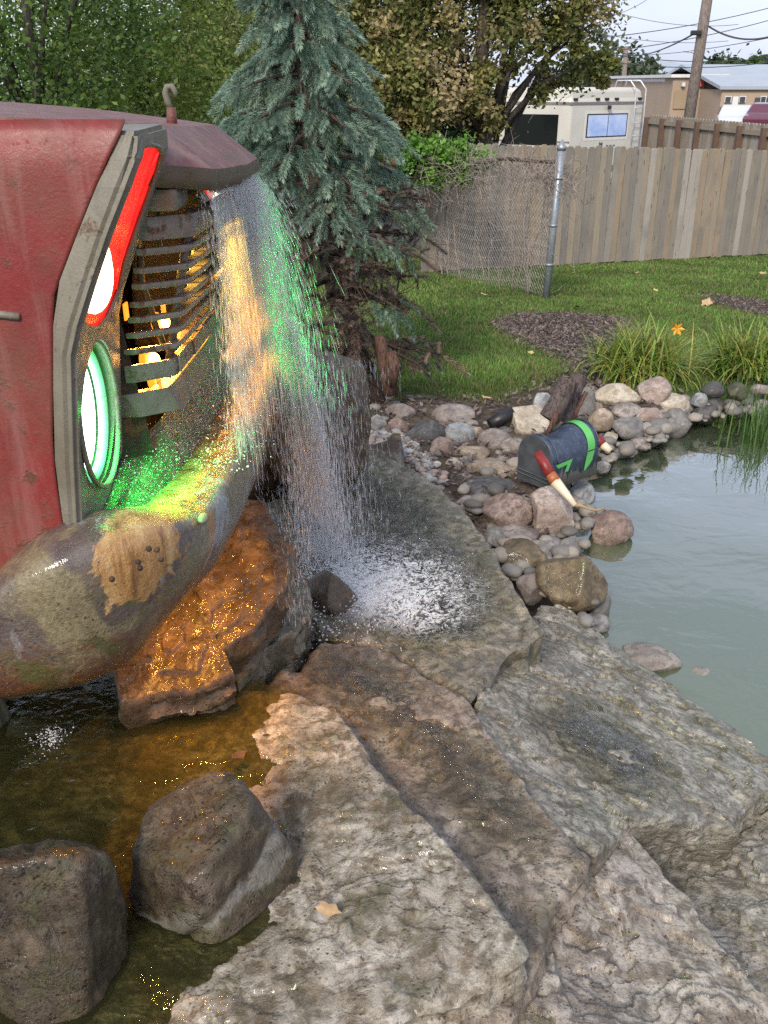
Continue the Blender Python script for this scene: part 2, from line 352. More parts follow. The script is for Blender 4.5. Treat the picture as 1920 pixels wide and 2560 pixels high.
# ------------------------------------------------------------------ rounded and broken stones
def fbm(p, oc=4, sc=1.0, seed=0.0):
    s = 0; a = 1; q = Vector(p) * sc + Vector((seed, seed * 1.7, -seed))
    for _ in range(oc): s += a * noise.noise(q); q = q * 2.07; a *= .5
    return s
_ico = {}
def ico(n):
    if n not in _ico:
        bm = bmesh.new(); bmesh.ops.create_icosphere(bm, subdivisions=n, radius=1)
        _ico[n] = ([v.co.copy() for v in bm.verts], [tuple(v.index for v in f.verts) for f in bm.faces]); bm.free()
    return _ico[n]
def rock_mesh(name, a, b, c, seed, sub=4, facets=9, soft=.12, rough=.05, rot=0.0, planes=None, cutmin=.62, groove=None):
    rr = random.Random(seed); V0, F0 = ico(sub); pl = []
    for i in range(facets):
        u = Vector((rr.gauss(0, 1), rr.gauss(0, 1), rr.gauss(0, 1))).normalized(); pl.append((u, rr.uniform(cutmin, .93)))
    if planes: pl += [(Vector(u).normalized(), d) for u, d in planes]
    cr, sr = math.cos(rot), math.sin(rot); V = []
    for v in V0:
        r = 1.0
        for u, d in pl:
            k = v.dot(u)
            if k > .05:
                q = d / k
                if q < r + soft:           # smooth minimum keeps worn edges
                    h = max(0., min(1., .5 + .5 * (r - q) / soft)); r = r * (1 - h) + q * h - soft * h * (1 - h) * .5
        r *= 1 + rough * fbm(v, 4, 1.8, seed * 1.3) + rough * .35 * fbm(v, 3, 6.5, seed)
        if groove:
            gn_, gd_, gw_, gdep = groove; r *= 1 - gdep * math.exp(-((v.dot(gn_) - gd_ + .10 * fbm(v, 3, 2.2, 4)) / gw_) ** 2)
        p = v * r; x, y, z = p.x * a, p.y * b, p.z * c
        V.append((x * cr - y * sr, x * sr + y * cr, z))
    return mesh(name, V, np.array(F0), True)
def rock(px, py, w, h, z, key, label, cat='stone', group=None, seed=0, sub=4, name='stone', off=.55, deep=.85, rot=None, minc=None, **k):
    d = ray(px, py); el = math.atan2(-d.z, math.hypot(d.x, d.y))
    t = (z - CAM_Z) / d.z
    for _ in range(3):
        p = Vector((0, 0, CAM_Z)) + d * t; s = t / FPX; a = w * s / 2; b = a * deep
        c2 = (h * s / 2) ** 2 - (b * math.sin(el)) ** 2; c = math.sqrt(max(c2, (.28 * a) ** 2)) / math.cos(el)
        if minc: c = max(c, minc)
        t = (z + c * off - CAM_Z) / d.z
    p = Vector((0, 0, CAM_Z)) + d * t
    a *= 1.10; b *= 1.08; c *= 1.10
    rr = random.Random(seed + 5)
    me = rock_mesh(name, a, b, c, seed + 1, sub=sub, rot=(rr.uniform(-.5, .5) if rot is None else rot), **k)
    o = link(name, me, ST[key], loc=p); return tag(o, label, cat, group)

# ------------------------------------------------------------------ flat quarried slabs
def slab(outline, plane, thick, key, label, name='stone_slab', seed=1, N=300, rings=60, rough=.010, step=.012, edge=.010, cat='stone slab', group='flat slabs the water runs over', center=None, kind=None, undercut=.012):
    pts = [PP(x, y, plane) for x, y in outline]; n = len(pts)
    if center: c = PP(*center, plane)
    else: c = sum(pts, Vector()) / n
    L = [(pts[(i + 1) % n] - pts[i]).length for i in range(n)]; tot = sum(L); B = []
    for k in range(N):
        s = tot * k / N; i = 0
        while s > L[i] and i < n - 1: s -= L[i]; i += 1
        p = pts[i].lerp(pts[(i + 1) % n], s / L[i])
        q = fbm((p.x, p.y, 0), 5, 9, seed) ; w = fbm((p.x, p.y, 4), 3, 40, seed)
        out = (p - c); out.z = 0; out.normalize(); p = p + out * (edge * q + .0035 * w); B.append(p)
    V = []; a, gx_, gy_ = plane
    def top(p, r):
        q = fbm((p.x, p.y, 0), 6, 4.5, seed * 2.1) 
        l = fbm((p.x * 1.0, p.y * 1.5, 7), 4, 3.6, seed) * 3.0
        fl = math.floor(l); fr = l - fl; st = fl + min(1, max(0, (fr - .44) / .07)) ; hi = fbm((p.x, p.y, 2), 3, 42, seed)
        z = a + gx_ * p.x + gy_ * p.y + q * rough + st * step + hi * .0012
        e = max(0, (r - .955) / .045); return z - .012 * e * e
    for i in range(rings + 1):
        r = (i / rings) ** .8
        if i == rings: r = 1
        for k in range(N):
            p = c.lerp(B[k], r); V.append((p.x, p.y, top(p, r)))
    wall = 7; wr = []
    for j in range(1, wall + 1):
        f = j / wall
        for k in range(N):
            p = B[k]; out = (p - c); out.z = 0; out.normalize()
            u = fbm((p.x * 1.2, p.y * 1.2, f * 2.4), 4, 11, seed + 3) * .014 - undercut * f + .006 * math.sin(f * 9 + seed) * (f < 1)
            q = p + out * u; V.append((q.x, q.y, top(p, 1) - thick * f))
    tot_r = rings + wall; idx = np.arange((tot_r + 1) * N).reshape(tot_r + 1, N); nxt = np.roll(idx, -1, 1)
    F = np.stack([idx[:-1], nxt[:-1], nxt[1:], idx[1:]], -1).reshape(-1, 4)
    area = sum(B[k].x * B[(k + 1) % N].y - B[(k + 1) % N].x * B[k].y for k in range(N))
    if area > 0: F = F[:, ::-1]
    if area > 0: F = F[:, ::-1]
    V = np.array(V) - np.array(c); me = mesh(name, V, F, True)
    bm = bmesh.new(); bm.from_mesh(me); bmesh.ops.remove_doubles(bm, verts=bm.verts[:N], dist=1e-6)
    for e in bm.edges:
        if len(e.link_faces) == 2 and e.calc_face_angle(0) > .75: e.smooth = False
    bmesh.ops.recalc_face_normals(bm, faces=bm.faces); bm.to_mesh(me); bm.free()
    o = link(name, me, ST[key], loc=c); return tag(o, label, cat, group, kind)
D_ = 1.1573
def disp(l): return [(x * D_, y * D_) for x, y in l]
PA = (.709, .10, 0)
slab(disp([(300, 1500), (480, 1478), (640, 1488), (735, 1538), (800, 1640), (905, 1755), (1000, 1850), (1075, 1945), (1112, 2000), (1142, 2050), (1120, 2085), (1060, 2120), (960, 2160), (850, 2225), (700, 2330), (200, 2420), (-120, 2300), (-150, 1900), (60, 1620)]), PA, .10, 'slab_a',
     'large pale blotchy slab in front, lapped on the left by the olive pool, one brown leaf on it', seed=3, N=420, rings=95, center=(700, 2150), rough=.007, step=.006, edge=.012)
slab(disp([(560, 1500), (600, 1440), (645, 1440), (690, 1382), (800, 1383), (900, 1440), (1015, 1520), (1060, 1580), (1100, 1640), (1150, 1712), (1195, 1768), (1240, 1810), (1276, 1850), (1262, 1895), (1196, 1972), (1180, 2040), (1166, 2085), (1100, 2200), (900, 2230), (700, 1900)]), (.655, -.012, 0), .085, 'slab_b',
     'brown wet slab fading to beige, wedged between the pale front slab and the pinkish one', seed=11, N=360, rings=80, center=(1040, 1990), step=.006, rough=.008)
slab(disp([(566, 1092), (618, 1060), (640, 1000), (700, 960), (798, 965), (830, 985), (880, 1008), (950, 1052), (1010, 1110), (1050, 1160), (1092, 1240), (1130, 1300), (1165, 1345), (1177, 1364), (1140, 1392), (1110, 1400), (1080, 1430), (1055, 1470), (1015, 1522), (940, 1470), (880, 1430), (800, 1395), (690, 1380), (660, 1330), (640, 1230), (600, 1150)]), (.62, 0, 0), .13, 'slab_c',
     'olive brown slab under the falling water, highest of the cascade, foam on its middle', seed=21, N=380, rings=80, center=(1030, 1400), step=.006, rough=.010)
slab(disp([(1100, 1400), (1165, 1306), (1205, 1310), (1245, 1332), (1320, 1385), (1440, 1470), (1540, 1545), (1659, 1625), (1720, 1680), (1720, 1722), (1640, 1715), (1630, 1732), (1577, 1765), (1600, 1783), (1540, 1770), (1450, 1774), (1365, 1778), (1290, 1850), (1150, 1780), (1020, 1560), (1040, 1480)]), (.47 + .36 * .478 + .123 * 2.32, -.36, -.123), .17, 'slab_d',
     'big grey slab sloping into the pond at right, with a dark broken end face', seed=31, N=400, rings=85, center=(1560, 1840), step=.009, rough=.012, undercut=.03)
slab(disp([(1060, 1560), (1120, 1560), (1195, 1580), (1280, 1690), (1365, 1790), (1425, 1860), (1490, 1922), (1545, 2010), (1600, 2080), (1659, 2160), (1750, 2300), (1750, 2420), (1100, 2420), (1130, 2200), (1100, 1980), (1080, 1760)]), (.60, -.15, 0), .13, 'slab_e',
     'pinkish grey slab at the bottom right corner, under the tip of the brown slab', seed=41, N=360, rings=85, center=(1560, 2330), step=.010, rough=.012)
slab(disp([(1330, 1880), (1480, 1780), (1640, 1740), (1760, 1700), (1900, 1800), (1900, 2400), (1560, 2400), (1480, 2150)]), (.315, -.02, 0), .13, 'slab_d',
     'low grey slab at the right edge, below the dark broken end face', seed=51, N=260, rings=60, center=(1850, 2300), step=.010, rough=.012)
slab(disp([(1000, 2250), (980, 2140), (1120, 2060), (1190, 2010), (1210, 2120), (1190, 2330), (1100, 2400), (900, 2400)]), (.575, -.02, 0), .1, 'slab_a',
     'small olive beige slab piece below the front slab tip, bottom centre', seed=57, N=200, rings=40, step=.006)
# the rock under the bumper, lit amber, and its neighbours
slab([(282, 1690), (300, 1600), (380, 1480), (470, 1300), (600, 1235), (655, 1245), (742, 1370), (720, 1470), (640, 1560), (560, 1620), (588, 1675), (520, 1700), (460, 1722), (360, 1745), (302, 1765)], (.75 - .42 * 1.66, 0, .42), .10, 'wetbrown',
     'wet brown slab glowing amber, sloping up under the bumper', seed=61, N=280, rings=60, step=.010, rough=.02)
slab([(572, 1612), (640, 1545), (712, 1458), (752, 1440), (776, 1462), (782, 1540), (740, 1590), (660, 1635), (596, 1712), (575, 1690)], (.60, .06, .07), .12, 'slab_c',
     'tilted grey olive slab between the amber lit rock and the brown cobble', seed=67, N=180, rings=36, step=.008, rough=.012)
slab([(-300, 1900), (-250, 1700), (300, 1690), (560, 1640), (640, 1600), (700, 1560), (820, 1560), (900, 1580), (760, 1700), (640, 1850), (300, 2000)], (.52, 0, .0), .1, 'wetbrown',
     'dark wet bedrock between the pool and the amber lit slab', seed=71, N=200, rings=40, step=.012, rough=.03, group=None, cat='bedrock')
slab([(-500, 1500), (300, 1380), (700, 1180), (1000, 1080), (1040, 1250), (700, 1500), (300, 1750), (-500, 1780)], (.50, 0, .02), .15, 'wetbrown',
     'dark wet bedrock under the truck', seed=73, N=200, rings=40, step=.02, rough=.05, group=None, cat='bedrock')
# upper pool at the left
pool = [(PZ(a, b, .68).x, PZ(a, b, .68).y) for a, b in [(-700, 1560), (300, 1640), (560, 1690), (720, 1740), (780, 1850), (860, 2050), (930, 2300), (900, 2800), (-900, 2900)]]
M_pool = water_mat('pool_water', (.70, .68, .44), (.060, .062, .022), .22, .03, .35, 16, 1.3)
tag(link('pool_water', ripple_sheet('pool_water', pool, .682, .02, .004, 9), M_pool), kind='structure')

# foreground boulders
CLEFT = Vector((-.45, .1, .85)).normalized()
rock(545, 2180, 385, 425, .62, 'cleft', groove=(CLEFT, .02, .08, .08), label= 'brown boulder with a greyish cleft, standing in the olive pool, largest one', cat='boulder', group='boulders in the upper pool', seed=14, sub=6, name='boulder', facets=4, soft=.16, rough=.055, deep=.85, rot=.35, off=.5, cutmin=.8,
     planes=[((.55, -.75, .35), .66), ((-.25, -.1, 1), .66), ((-.8, -.5, .1), .84), ((.9, .2, .5), .80)])
rock(125, 2350, 370, 540, .62, 'boulder', 'mossy brown and grey boulder at the bottom left corner in the pool', 'boulder', 'boulders in the upper pool', seed=27, sub=6, name='boulder', facets=5, soft=.16, rough=.06, deep=.9, rot=-.2, off=.5, cutmin=.78,
     planes=[((.3, -.7, .55), .68), ((-.1, .3, 1), .70), ((.95, 0, .1), .78)])
rock(-20, 1790, 90, 130, .66, 'olive', 'dark round stone cut by the left edge, at the pool rim under the bumper', 'boulder', seed=31, name='boulder')
rock(833, 1492, 135, 125, .62, 'wetbrown', 'smooth brown cobble with a pointed tip beside the foam', 'cobble', seed=36, sub=5, name='cobble', facets=5, soft=.3, rough=.02, planes=[((.6, .5, .6), .6), ((.5, -.5, .4), .7)])
rock(800, 1060, 270, 360, .60, 'wetbrown', 'tall brown boulder standing behind the falling water', 'boulder', seed=44, sub=6, name='boulder', facets=8, soft=.12, rough=.05, deep=.55, rot=.1, off=.9, planes=[((0, -1, .1), .6), ((1, 0, 0), .8), ((.1, 0, 1), .85)])
rock(650, 1180, 200, 150, .55, 'wetbrown', 'black wet rock in the hollow left of the white stream', 'boulder', seed=47, sub=5, name='boulder', facets=8)
rock(800, 1565, 150, 60, .58, 'slab_c', 'thin flat wet stone under the pointed cobble', 'stone', seed=49, sub=4, facets=8, soft=.1)
rock(700, 1640, 160, 110, .52, 'wetbrown', 'dark stone in the crevice above the brown slab', 'stone', seed=52, sub=4, facets=8, soft=.1)
# stones of the pond bank:  x, y, width, height as they show, ground height, material, label
T5 = lambda x, y: (880 + x / 1.595, 850 + y / 1.595)
bank_stones = [
 (100, 345, 80, 95, .43, 'grey', 'squarish grey stone at the left end of the bank beside the waterfall rock'),
 (195, 298, 125, 85, .43, 'mauve', 'greyish mauve stone behind the tan pink one at the left end of the bank'),
 (180, 355, 98, 98, .42, 'red', 'tan pink rounded stone with fine stripes, second from the left end of the bank'),
 (288, 388, 160, 150, .42, 'dark', 'large pointed dark grey green stone above the white pebbles'),
 (412, 303, 178, 92, .44, 'mauve', 'broad pinkish grey stone lying highest against the lawn'),
 (428, 382, 118, 105, .43, 'blue', 'pale blue grey round stone right of the pointed dark one'),
 (492, 378, 75, 78, .43, 'tan', 'small tan stone squeezed between the pale blue grey and the mauve stones'),
 (568, 408, 132, 100, .43, 'mauve', 'smooth mauve oval stone under the flat broad one, right of the small tan stone'),
 (358, 446, 102, 112, .42, 'red', 'upright brownish pink stone at the right edge of the pebbles'),
 (478, 462, 135, 92, .42, 'tan', 'light tan flat faced stone under the mauve oval stone'),
 (408, 500, 98, 70, .42, 'cream', 'pale cream rounded stone below the light tan one'),
 (370, 532, 88, 56, .41, 'tan', 'small low tan stone on the pebbles beside the big slab'),
 (562, 522, 200, 98, .42, 'tan', 'long marbled tan stone left of the mailbox'),
 (632, 440, 100, 90, .42, 'mauve', 'shaded brown grey stone behind the marbled tan one, near the mailbox'),
 (560, 598, 240, 110, .41, 'dark', 'long dark slate coloured stone below the marbled tan one'),
 (424, 562, 88, 60, .41, 'ochre', 'small dark tan stone left of the slate coloured stone'),
 (366, 592, 86, 78, .40, 'dark', 'dark grey stone tucked against the edge of the upper slab'),
 (455, 668, 150, 90, .40, 'mauve', 'flat brown grey stone against the upper slab, left of the reddish granite'),
 (622, 682, 195, 135, .42, 'red', 'reddish granite stone left of the pink granite block'),
 (640, 762, 195, 92, .38, 'mauve', 'flat grey brown stone below the reddish granite'),
 (676, 866, 195, 138, .36, 'ochre', 'wet ochre brown angular stone beside the upper slab'),
 (868, 818, 130, 82, .36, 'grey', 'round grey stone in shallow water below the pink granite block'),
 (1025, 760, 180, 150, .30, 'red', 'red brown wedge shaped stone standing in the pond'),
 (712, 990, 115, 130, .36, 'mauve', 'grey mauve stone between the slabs and the biggest brown boulder'),
 (985, 1055, 90, 110, .31, 'grey', 'grey wet stone right of the biggest brown boulder at the waterline'),
 (965, 1130, 130, 85, .31, 'grey', 'low grey stone at the pond edge below the biggest brown boulder'),
 (568, 795, 95, 85, .37, 'grey', 'grey stone peeping out between the upper slab and the ochre stone'),
 (765, 838, 100, 80, .36, 'grey', 'small grey stone between the ochre stone and the round grey one'),
 (912, 625, 110, 118, .34, 'blue', 'pale grey stone in the water just under the mailbox'),
 (1000, 512, 68, 55, .33, 'grey', 'small grey stone at the water behind the rear end of the mailbox'),
 (1062, 226, 168, 98, .45, 'cream', 'large cream white speckled stone in front of the daylily'),
 (1203, 212, 128, 128, .45, 'pink', 'tall pink stone topmost in the right hand pile'),
 (1276, 258, 138, 90, .41, 'cream', 'yellowish cream stone on top of the large round grey one'),
 (1086, 284, 138, 68, .42, 'mauve', 'dark mauve flat stone under the cream speckled one'),
 (1186, 304, 108, 80, .40, 'pink', 'pinkish white rounded stone in the middle of the right hand pile'),
 (1294, 336, 138, 118, .33, 'grey', 'large round grey stone at the waterline, right end of the pile'),
 (1098, 350, 134, 94, .39, 'grey', 'grey stone with slanting layers in the right hand pile'),
 (1200, 377, 88, 90, .35, 'grey', 'plain grey stone left of the large round one'),
 (1148, 417, 90, 62, .33, 'mauve', 'small brown grey stone at the waterline in front of the plain grey one'),
 (1070, 434, 130, 72, .32, 'grey', 'low banded grey stone at the waterline right of the mailbox'),
 (992, 325, 96, 98, .42, 'tan', 'tan grey upright stone just behind the mailbox rear'),
 (1032, 386, 52, 42, .40, 'cream', 'small white stone between the mailbox and the layered grey stone'),
 (973, 275, 58, 48, .45, 'tan', 'little tan stone at the top left of the right hand pile'),
 (955, 297, 34, 30, .44, 'blue', 'tiny white stone beside the little tan one'),
 (1408, 297, 120, 85, .34, 'dark', 'dark grey stone at the waterline, first beyond the gap in the pile'),
 (1384, 242, 72, 60, .42, 'blue', 'small squarish grey stone above the dark one beyond the gap'),
 (1442, 198, 98, 60, .45, 'dark', 'dark stone under the second daylily, left'),
 (1450, 257, 96, 64, .37, 'dark', 'flat dark stone beside the reeds, second row'),
 (1532, 212, 80, 78, .44, 'olive', 'olive grey stone under the second daylily, middle'),
 (1582, 246, 66, 60, .40, 'dark', 'dark small stone left of the right frame edge'),
 (1636, 205, 90, 60, .44, 'mauve', 'brownish stone at the right frame edge, upper'),
 (1650, 262, 80, 50, .38, 'olive', 'olive stone at the right frame edge, lower'),
 (1598, 292, 80, 30, .30, 'mauve', 'flat stone just breaking the water in front of the reeds'),
 (1262, 436, 130, 70, .20, 'olive', 'drowned olive stone under the water below the large round grey one'),
]
for i, (x, y, w, h, z, k, lab) in enumerate(bank_stones):
    px, py = T5(x, y); rock(px, py, w / 1.595, h / 1.595, z, k, lab, 'stone', 'stones piled along the pond bank', seed=100 + i * 3, sub=4, facets=10, soft=.11 if k in ('grey', 'cream', 'mauve') else .07, rough=.05, off=.35, cutmin=.64)
px, py = T5(875, 962); rock(px, py, 172, 148, .38, 'ochre', 'biggest brown boulder of the bank, angular, with a darker grey right side', 'stone', 'stones piled along the pond bank', seed=303, sub=5, facets=7, soft=.08, rough=.03, off=.4, planes=[((-.2, -.8, .6), .68), ((.8, -.4, .3), .7)])
px, py = T5(797, 684); rock(px, py, 126, 122, .38, 'pink', 'pale pink granite block in front of the mailbox', 'stone', 'stones piled along the pond bank', seed=307, sub=5, facets=3, soft=.07, rough=.03, off=.6, planes=[((0, -.3, 1), .62), ((0, -1, -.1), .66), ((1, 0, 0), .72), ((-1, 0, 0), .72), ((0, 1, 0), .7)])
px, py = T5(708, 322); rock(px, py, 112, 92, .44, 'cream', 'flat cream slab leaning like a diamond, left of the logs', 'stone', 'stones piled along the pond bank', seed=311, sub=5, facets=3, soft=.05, rough=.02, off=.5, rot=.5, planes=[((-.1, -.55, .85), .30), ((1, 0, 0), .72), ((-1, .3, 0), .72), ((0, 1, .2), .7)])
px, py = T5(768, 258); rock(px, py, 54, 74, .45, 'blue', 'pale blue grey triangular stone behind the cream slab', 'stone', 'stones piled along the pond bank', seed=313, sub=4, facets=4, soft=.06, rough=.02, planes=[((0, -1, .2), .35)])
px, py = T5(930, 268); rock(px, py, 50, 92, .44, 'grey', 'long grey stone standing upright behind the logs', 'stone', 'stones piled along the pond bank', seed=317, sub=4, facets=4, soft=.06, rough=.02, rot=.6, planes=[((-.3, -1, .2), .4)])
rock(1620, 1650, 150, 60, .29, 'mauve', 'long flat brown stone in the water along the sloping grey slab', 'stone', 'stones lying in the pond', seed=321, facets=6, off=.3)
rock(1748, 1692, 80, 50, .27, 'mauve', 'small brown stone awash in the pond near the sloping slab', 'stone', 'stones lying in the pond', seed=325, facets=6, off=.3)
rock(1500, 1570, 110, 60, .27, 'olive', 'olive wet stone awash right of the low grey stone', 'stone', 'stones lying in the pond', seed=327, facets=6, off=.3)
rock(1560, 1490, 110, 46, .24, 'olive', 'mossy stone mostly under water off the biggest brown boulder', 'stone', 'stones lying in the pond', seed=329, facets=6, off=.3)
rock(970, 985, 34, 46, .43, 'grey', 'tiny grey stone standing at the foot of the spruce trunk', 'stone', 'stones piled along the pond bank', seed=331, facets=6)
# filler stones between the piled ones: too many and too small to tell apart
def scatter_pebbles(name, poly_px, z, n, r0, r1, keys, label, lift=.0, seed=5):
    poly = [(PZ(a, b, z).x, PZ(a, b, z).y) for a, b in poly_px]; P = np.array(poly); rr = random.Random(seed)
    V0, F0 = ico(2); V0 = np.array([tuple(v) for v in V0]); F0 = np.array(F0); Vs = []; Fs = []; Cs = []; o = 0; k = 0
    while k < n:
        x = rr.uniform(P[:, 0].min(), P[:, 0].max()); y = rr.uniform(P[:, 1].min(), P[:, 1].max())
        if float(sdist(poly, x, y)) > 0: continue
        r = r0 + (r1 - r0) * rr.random() ** 2.2; s = np.array([r * rr.uniform(.8, 1.3), r * rr.uniform(.7, 1.1), r * rr.uniform(.45, .75)])
        q = V0 * (1 + .22 * np.array([noise.noise(Vector(v) * 1.3 + Vector((k, 0, 0))) for v in V0]))[:, None] * s
        a = rr.uniform(0, 6.3); q = np.stack([q[:, 0] * math.cos(a) - q[:, 1] * math.sin(a), q[:, 0] * math.sin(a) + q[:, 1] * math.cos(a), q[:, 2]], -1)
        q += np.array([x, y, z + lift + s[2] * .4 + rr.uniform(0, r * .8)]); Vs.append(q); Fs.append(F0 + o); o += len(q)
        c = np.array(rr.choice(keys)) * rr.uniform(.75, 1.2); Cs.append(np.tile(c, (len(q), 1))); k += 1
    me = mesh(name, np.concatenate(Vs), np.concatenate(Fs), True, np.concatenate(Cs)); return me
t = NT('pebble_stone'); cc = t.mix(t.rng(t.noise(60, 5), .3, .7, 0, .45), t.attr(), (.10, .09, .08)); M_peb = t.set(Base_Color=cc, Roughness=.7, Normal=t.bump(t.noise(90, 4), .3, .004))
pc = [(.45, .43, .40), (.30, .29, .28), (.36, .28, .22), (.52, .48, .42), (.20, .20, .20), (.40, .30, .25)]
tag(link('pebbles', scatter_pebbles('pebbles', [(920, 1085), (1010, 1085), (1080, 1150), (1120, 1200), (1100, 1240), (1040, 1190), (960, 1130), (920, 1120)], .445, 520, .008, .024, pc, '', 0), M_peb), 'white and grey pebbles in the gap between the upper slab and the bank stones', 'pebbles', kind='stuff')
dk = [(.20, .19, .175), (.12, .11, .10), (.26, .23, .195), (.30, .26, .22)]
tag(link('rubble', scatter_pebbles('rubble', [(1000, 1010), (1140, 1050), (1300, 1080), (1440, 1060), (1480, 960), (1600, 990), (1760, 1010), (1980, 985), (1980, 1040), (1740, 1060), (1640, 1120), (1440, 1180), (1480, 1290), (1480, 1480), (1520, 1600), (1400, 1520), (1240, 1440), (1130, 1260), (1000, 1150)], .365, 620, .018, .05, dk, '', 0, 8), M_peb), 'small rubble filling the joints of the piled bank stones', 'rubble', kind='stuff')
tag(link('rubble', scatter_pebbles('rubble', [(925, 1030), (1100, 1015), (1240, 1060), (1330, 1120), (1340, 1230), (1290, 1290), (1180, 1290), (1110, 1190), (1060, 1130), (940, 1075)], .425, 240, .012, .04, dk, '', 0, 9), M_peb), 'small rubble between the left bank stones and the mailbox', 'rubble', kind='stuff')
# ------------------------------------------------------------------ the old truck nose
def rusty(name, paint, rustiness=.5, rough=.45, fade=(.30, .22, .2), sc=1.0, dirt=.4):
    t = NT(name); pos = t.tc.outputs['Object']
    big = t.noise(3.2 * sc, 8, .62, pos, .8); med = t.noise(14 * sc, 8, .7, pos); fine = t.noise(90 * sc, 5, .7, pos)
    drip = t.noise(9 * sc, 6, .65, t.mapping((1, 1, .13), co=pos), .4)
    col = t.ramp(big, [(.3, tuple(c * .72 for c in paint)), (.5, paint), (.7, tuple(c * 1.25 for c in paint))])
    col = t.mix(t.rng(drip, .52, .66, 0, .6), col, fade)
    col = t.mix(t.rng(fine, .62, .72, 0, .5), col, fade)
    r = t.math('ADD', t.math('MULTIPLY', big, .5), t.math('MULTIPLY', med, .5))
    rm = t.rng(r, .60 - .14 * rustiness, .66 - .14 * rustiness)
    rust = t.ramp(fine, [(.25, (.028, .014, .009)), (.5, (.085, .035, .015)), (.75, (.20, .085, .03))])
    col = t.mix(rm, col, rust)
    spots = t.rng(t.voro(8 * sc, 'F1', pos), .06, .10, 1, 0); spn = t.math('MULTIPLY', spots, t.rng(t.noise(4, 3, .5, pos), .45, .6))
    col = t.mix(t.math('MULTIPLY', spn, .85), col, (.03, .022, .018))
    dr = t.rng(t.noise(5 * sc, 8, .7, pos, .5), .42, .68, 0, dirt); col = t.mix(dr, col, (.11, .085, .05))
    h = t.math('ADD', t.math('MULTIPLY', rm, .4), t.math('MULTIPLY', fine, .35))
    return t.set(Base_Color=col, Roughness=t.rng(med, .3, .7, rough - .12, rough + .25), Metallic=0, Specular_IOR_Level=.5,
                 Normal=t.bump(h, .45, .006))
M_red = rusty('faded_red_paint', (.19, .024, .022), .46, .40, (.25, .11, .10), 1.9, .42)
M_hood = rusty('hood_red_paint', (.15, .034, .030), .6, .34, (.25, .15, .12), 2.2, .55)
M_lip = rusty('dirty_lip_metal', (.115, .085, .062), .5, .45, (.09, .075, .05), 3, .8)
M_trim = rusty('dull_trim_metal', (.175, .165, .13), .12, .42, (.12, .11, .08), 2.2, .5)
M_bar = rusty('pitted_grille_metal', (.19, .17, .155), .5, .42, (.10, .08, .06), 5.0, .45)
M_dark = flat('black_void_metal', (.012, .010, .008), .8, var=.4)
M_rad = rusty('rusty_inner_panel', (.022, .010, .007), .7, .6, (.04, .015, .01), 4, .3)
# bumper: layers of old paint, rust and lime
t = NT('bumper_metal'); pos = t.tc.outputs['Object']; x3 = t.xyz(pos)
med = t.noise(16, 9, .72, pos, .6); fine = t.noise(110, 5, .75, pos); big = t.noise(4.2, 7, .6, pos, 1.0)
grey = t.ramp(med, [(.3, (.05, .036, .032)), (.5, (.10, .078, .068)), (.7, (.16, .13, .11))])
lime = t.ramp(fine, [(.3, (.12, .10, .05)), (.6, (.24, .20, .115)), (.8, (.34, .31, .22))])
col = t.mix(t.rng(big, .47, .55), grey, lime)
pale = t.rng(t.noise(6, 6, .6, t.mapping((1.2, 1, .5), co=pos), .5), .57, .62); col = t.mix(pale, col, (.30, .33, .34))
rust = t.ramp(fine, [(.3, (.05, .02, .012)), (.55, (.13, .055, .025)), (.8, (.30, .13, .04))])
lowf = t.math('ADD', t.rng(x3[2], 1.17, 1.28, .30, 0), med); col = t.mix(t.rng(lowf, .58, .72), col, rust)
drp = t.rng(t.noise(20, 6, .65, t.mapping((1, 1, .12), co=pos), .3), .55, .62); orm = t.rng(t.noise(5.5, 3, .5, pos), .55, .6); col = t.mix(t.math('MULTIPLY', drp, orm), col, (.34, .16, .04))
gm = t.rng(t.noise(8, 6, .7, pos, .8), .54, .64, 0, .8); col = t.mix(gm, col, (.075, .08, .022))
ox = t.math('ADD', t.rng(x3[0], -.44, -.39, 0, 1), t.rng(x3[0], -.34, -.29, 0, -1)); oz = t.rng(x3[2], 1.25, 1.33, 0, 1)
om = t.math('ADD', t.math('MULTIPLY', ox, oz), t.rng(t.noise(22, 7, .7, pos, .6), .3, .7, -.55, .45)); om = t.rng(om, .45, .56)
och = t.ramp(t.noise(26, 7, .7, t.mapping((1, 1, .14), co=pos), .3), [(.32, (.10, .04, .015)), (.48, (.36, .19, .06)), (.66, (.52, .36, .17))]); col = t.mix(om, col, och)
pits = t.rng(t.voro(95, 'F1', pos), .1, .28, 1, 0); col = t.mix(t.math('MULTIPLY', pits, t.rng(t.noise(9, 4, .6, pos), .45, .6, 0, .9)), col, (.03, .014, .008))
M_bump = t.set(Base_Color=col, Roughness=t.rng(med, .3, .7, .16, .5), Normal=t.bump(t.math('ADD', med, t.math('MULTIPLY', fine, .7)), .7, .008), Coat_Weight=.5, Coat_Roughness=.06, Coat_Normal=t.bump(t.noise(70, 3), .5, .004))

truck = empty('truck', (-.45, 1.85, .55), 'rusty red truck nose with lit red and green lamps, water pouring off its hood', 'truck')
CY = 1.85
def interp(tab, x):
    if x <= tab[0][0]: return tab[0][1]
    for (a, b), (c, d) in zip(tab, tab[1:]):
        if x <= c: return b + (d - b) * (x - a) / (c - a)
    return tab[-1][1]
# outer edge of the lamp housing, from z to X at Y=1.33
ed = [(150, 1292), (134, 1180), (128, 1100), (127, 797), (131, 736), (160, 655), (221, 499), (295, 328), (300, 300)]
edge_tab = sorted((PY(a, b, 1.245).z, PY(a, b, 1.245).x) for a, b in ed)
edge_tab = [(0.9, edge_tab[0][1])] + edge_tab
zt = 1.957
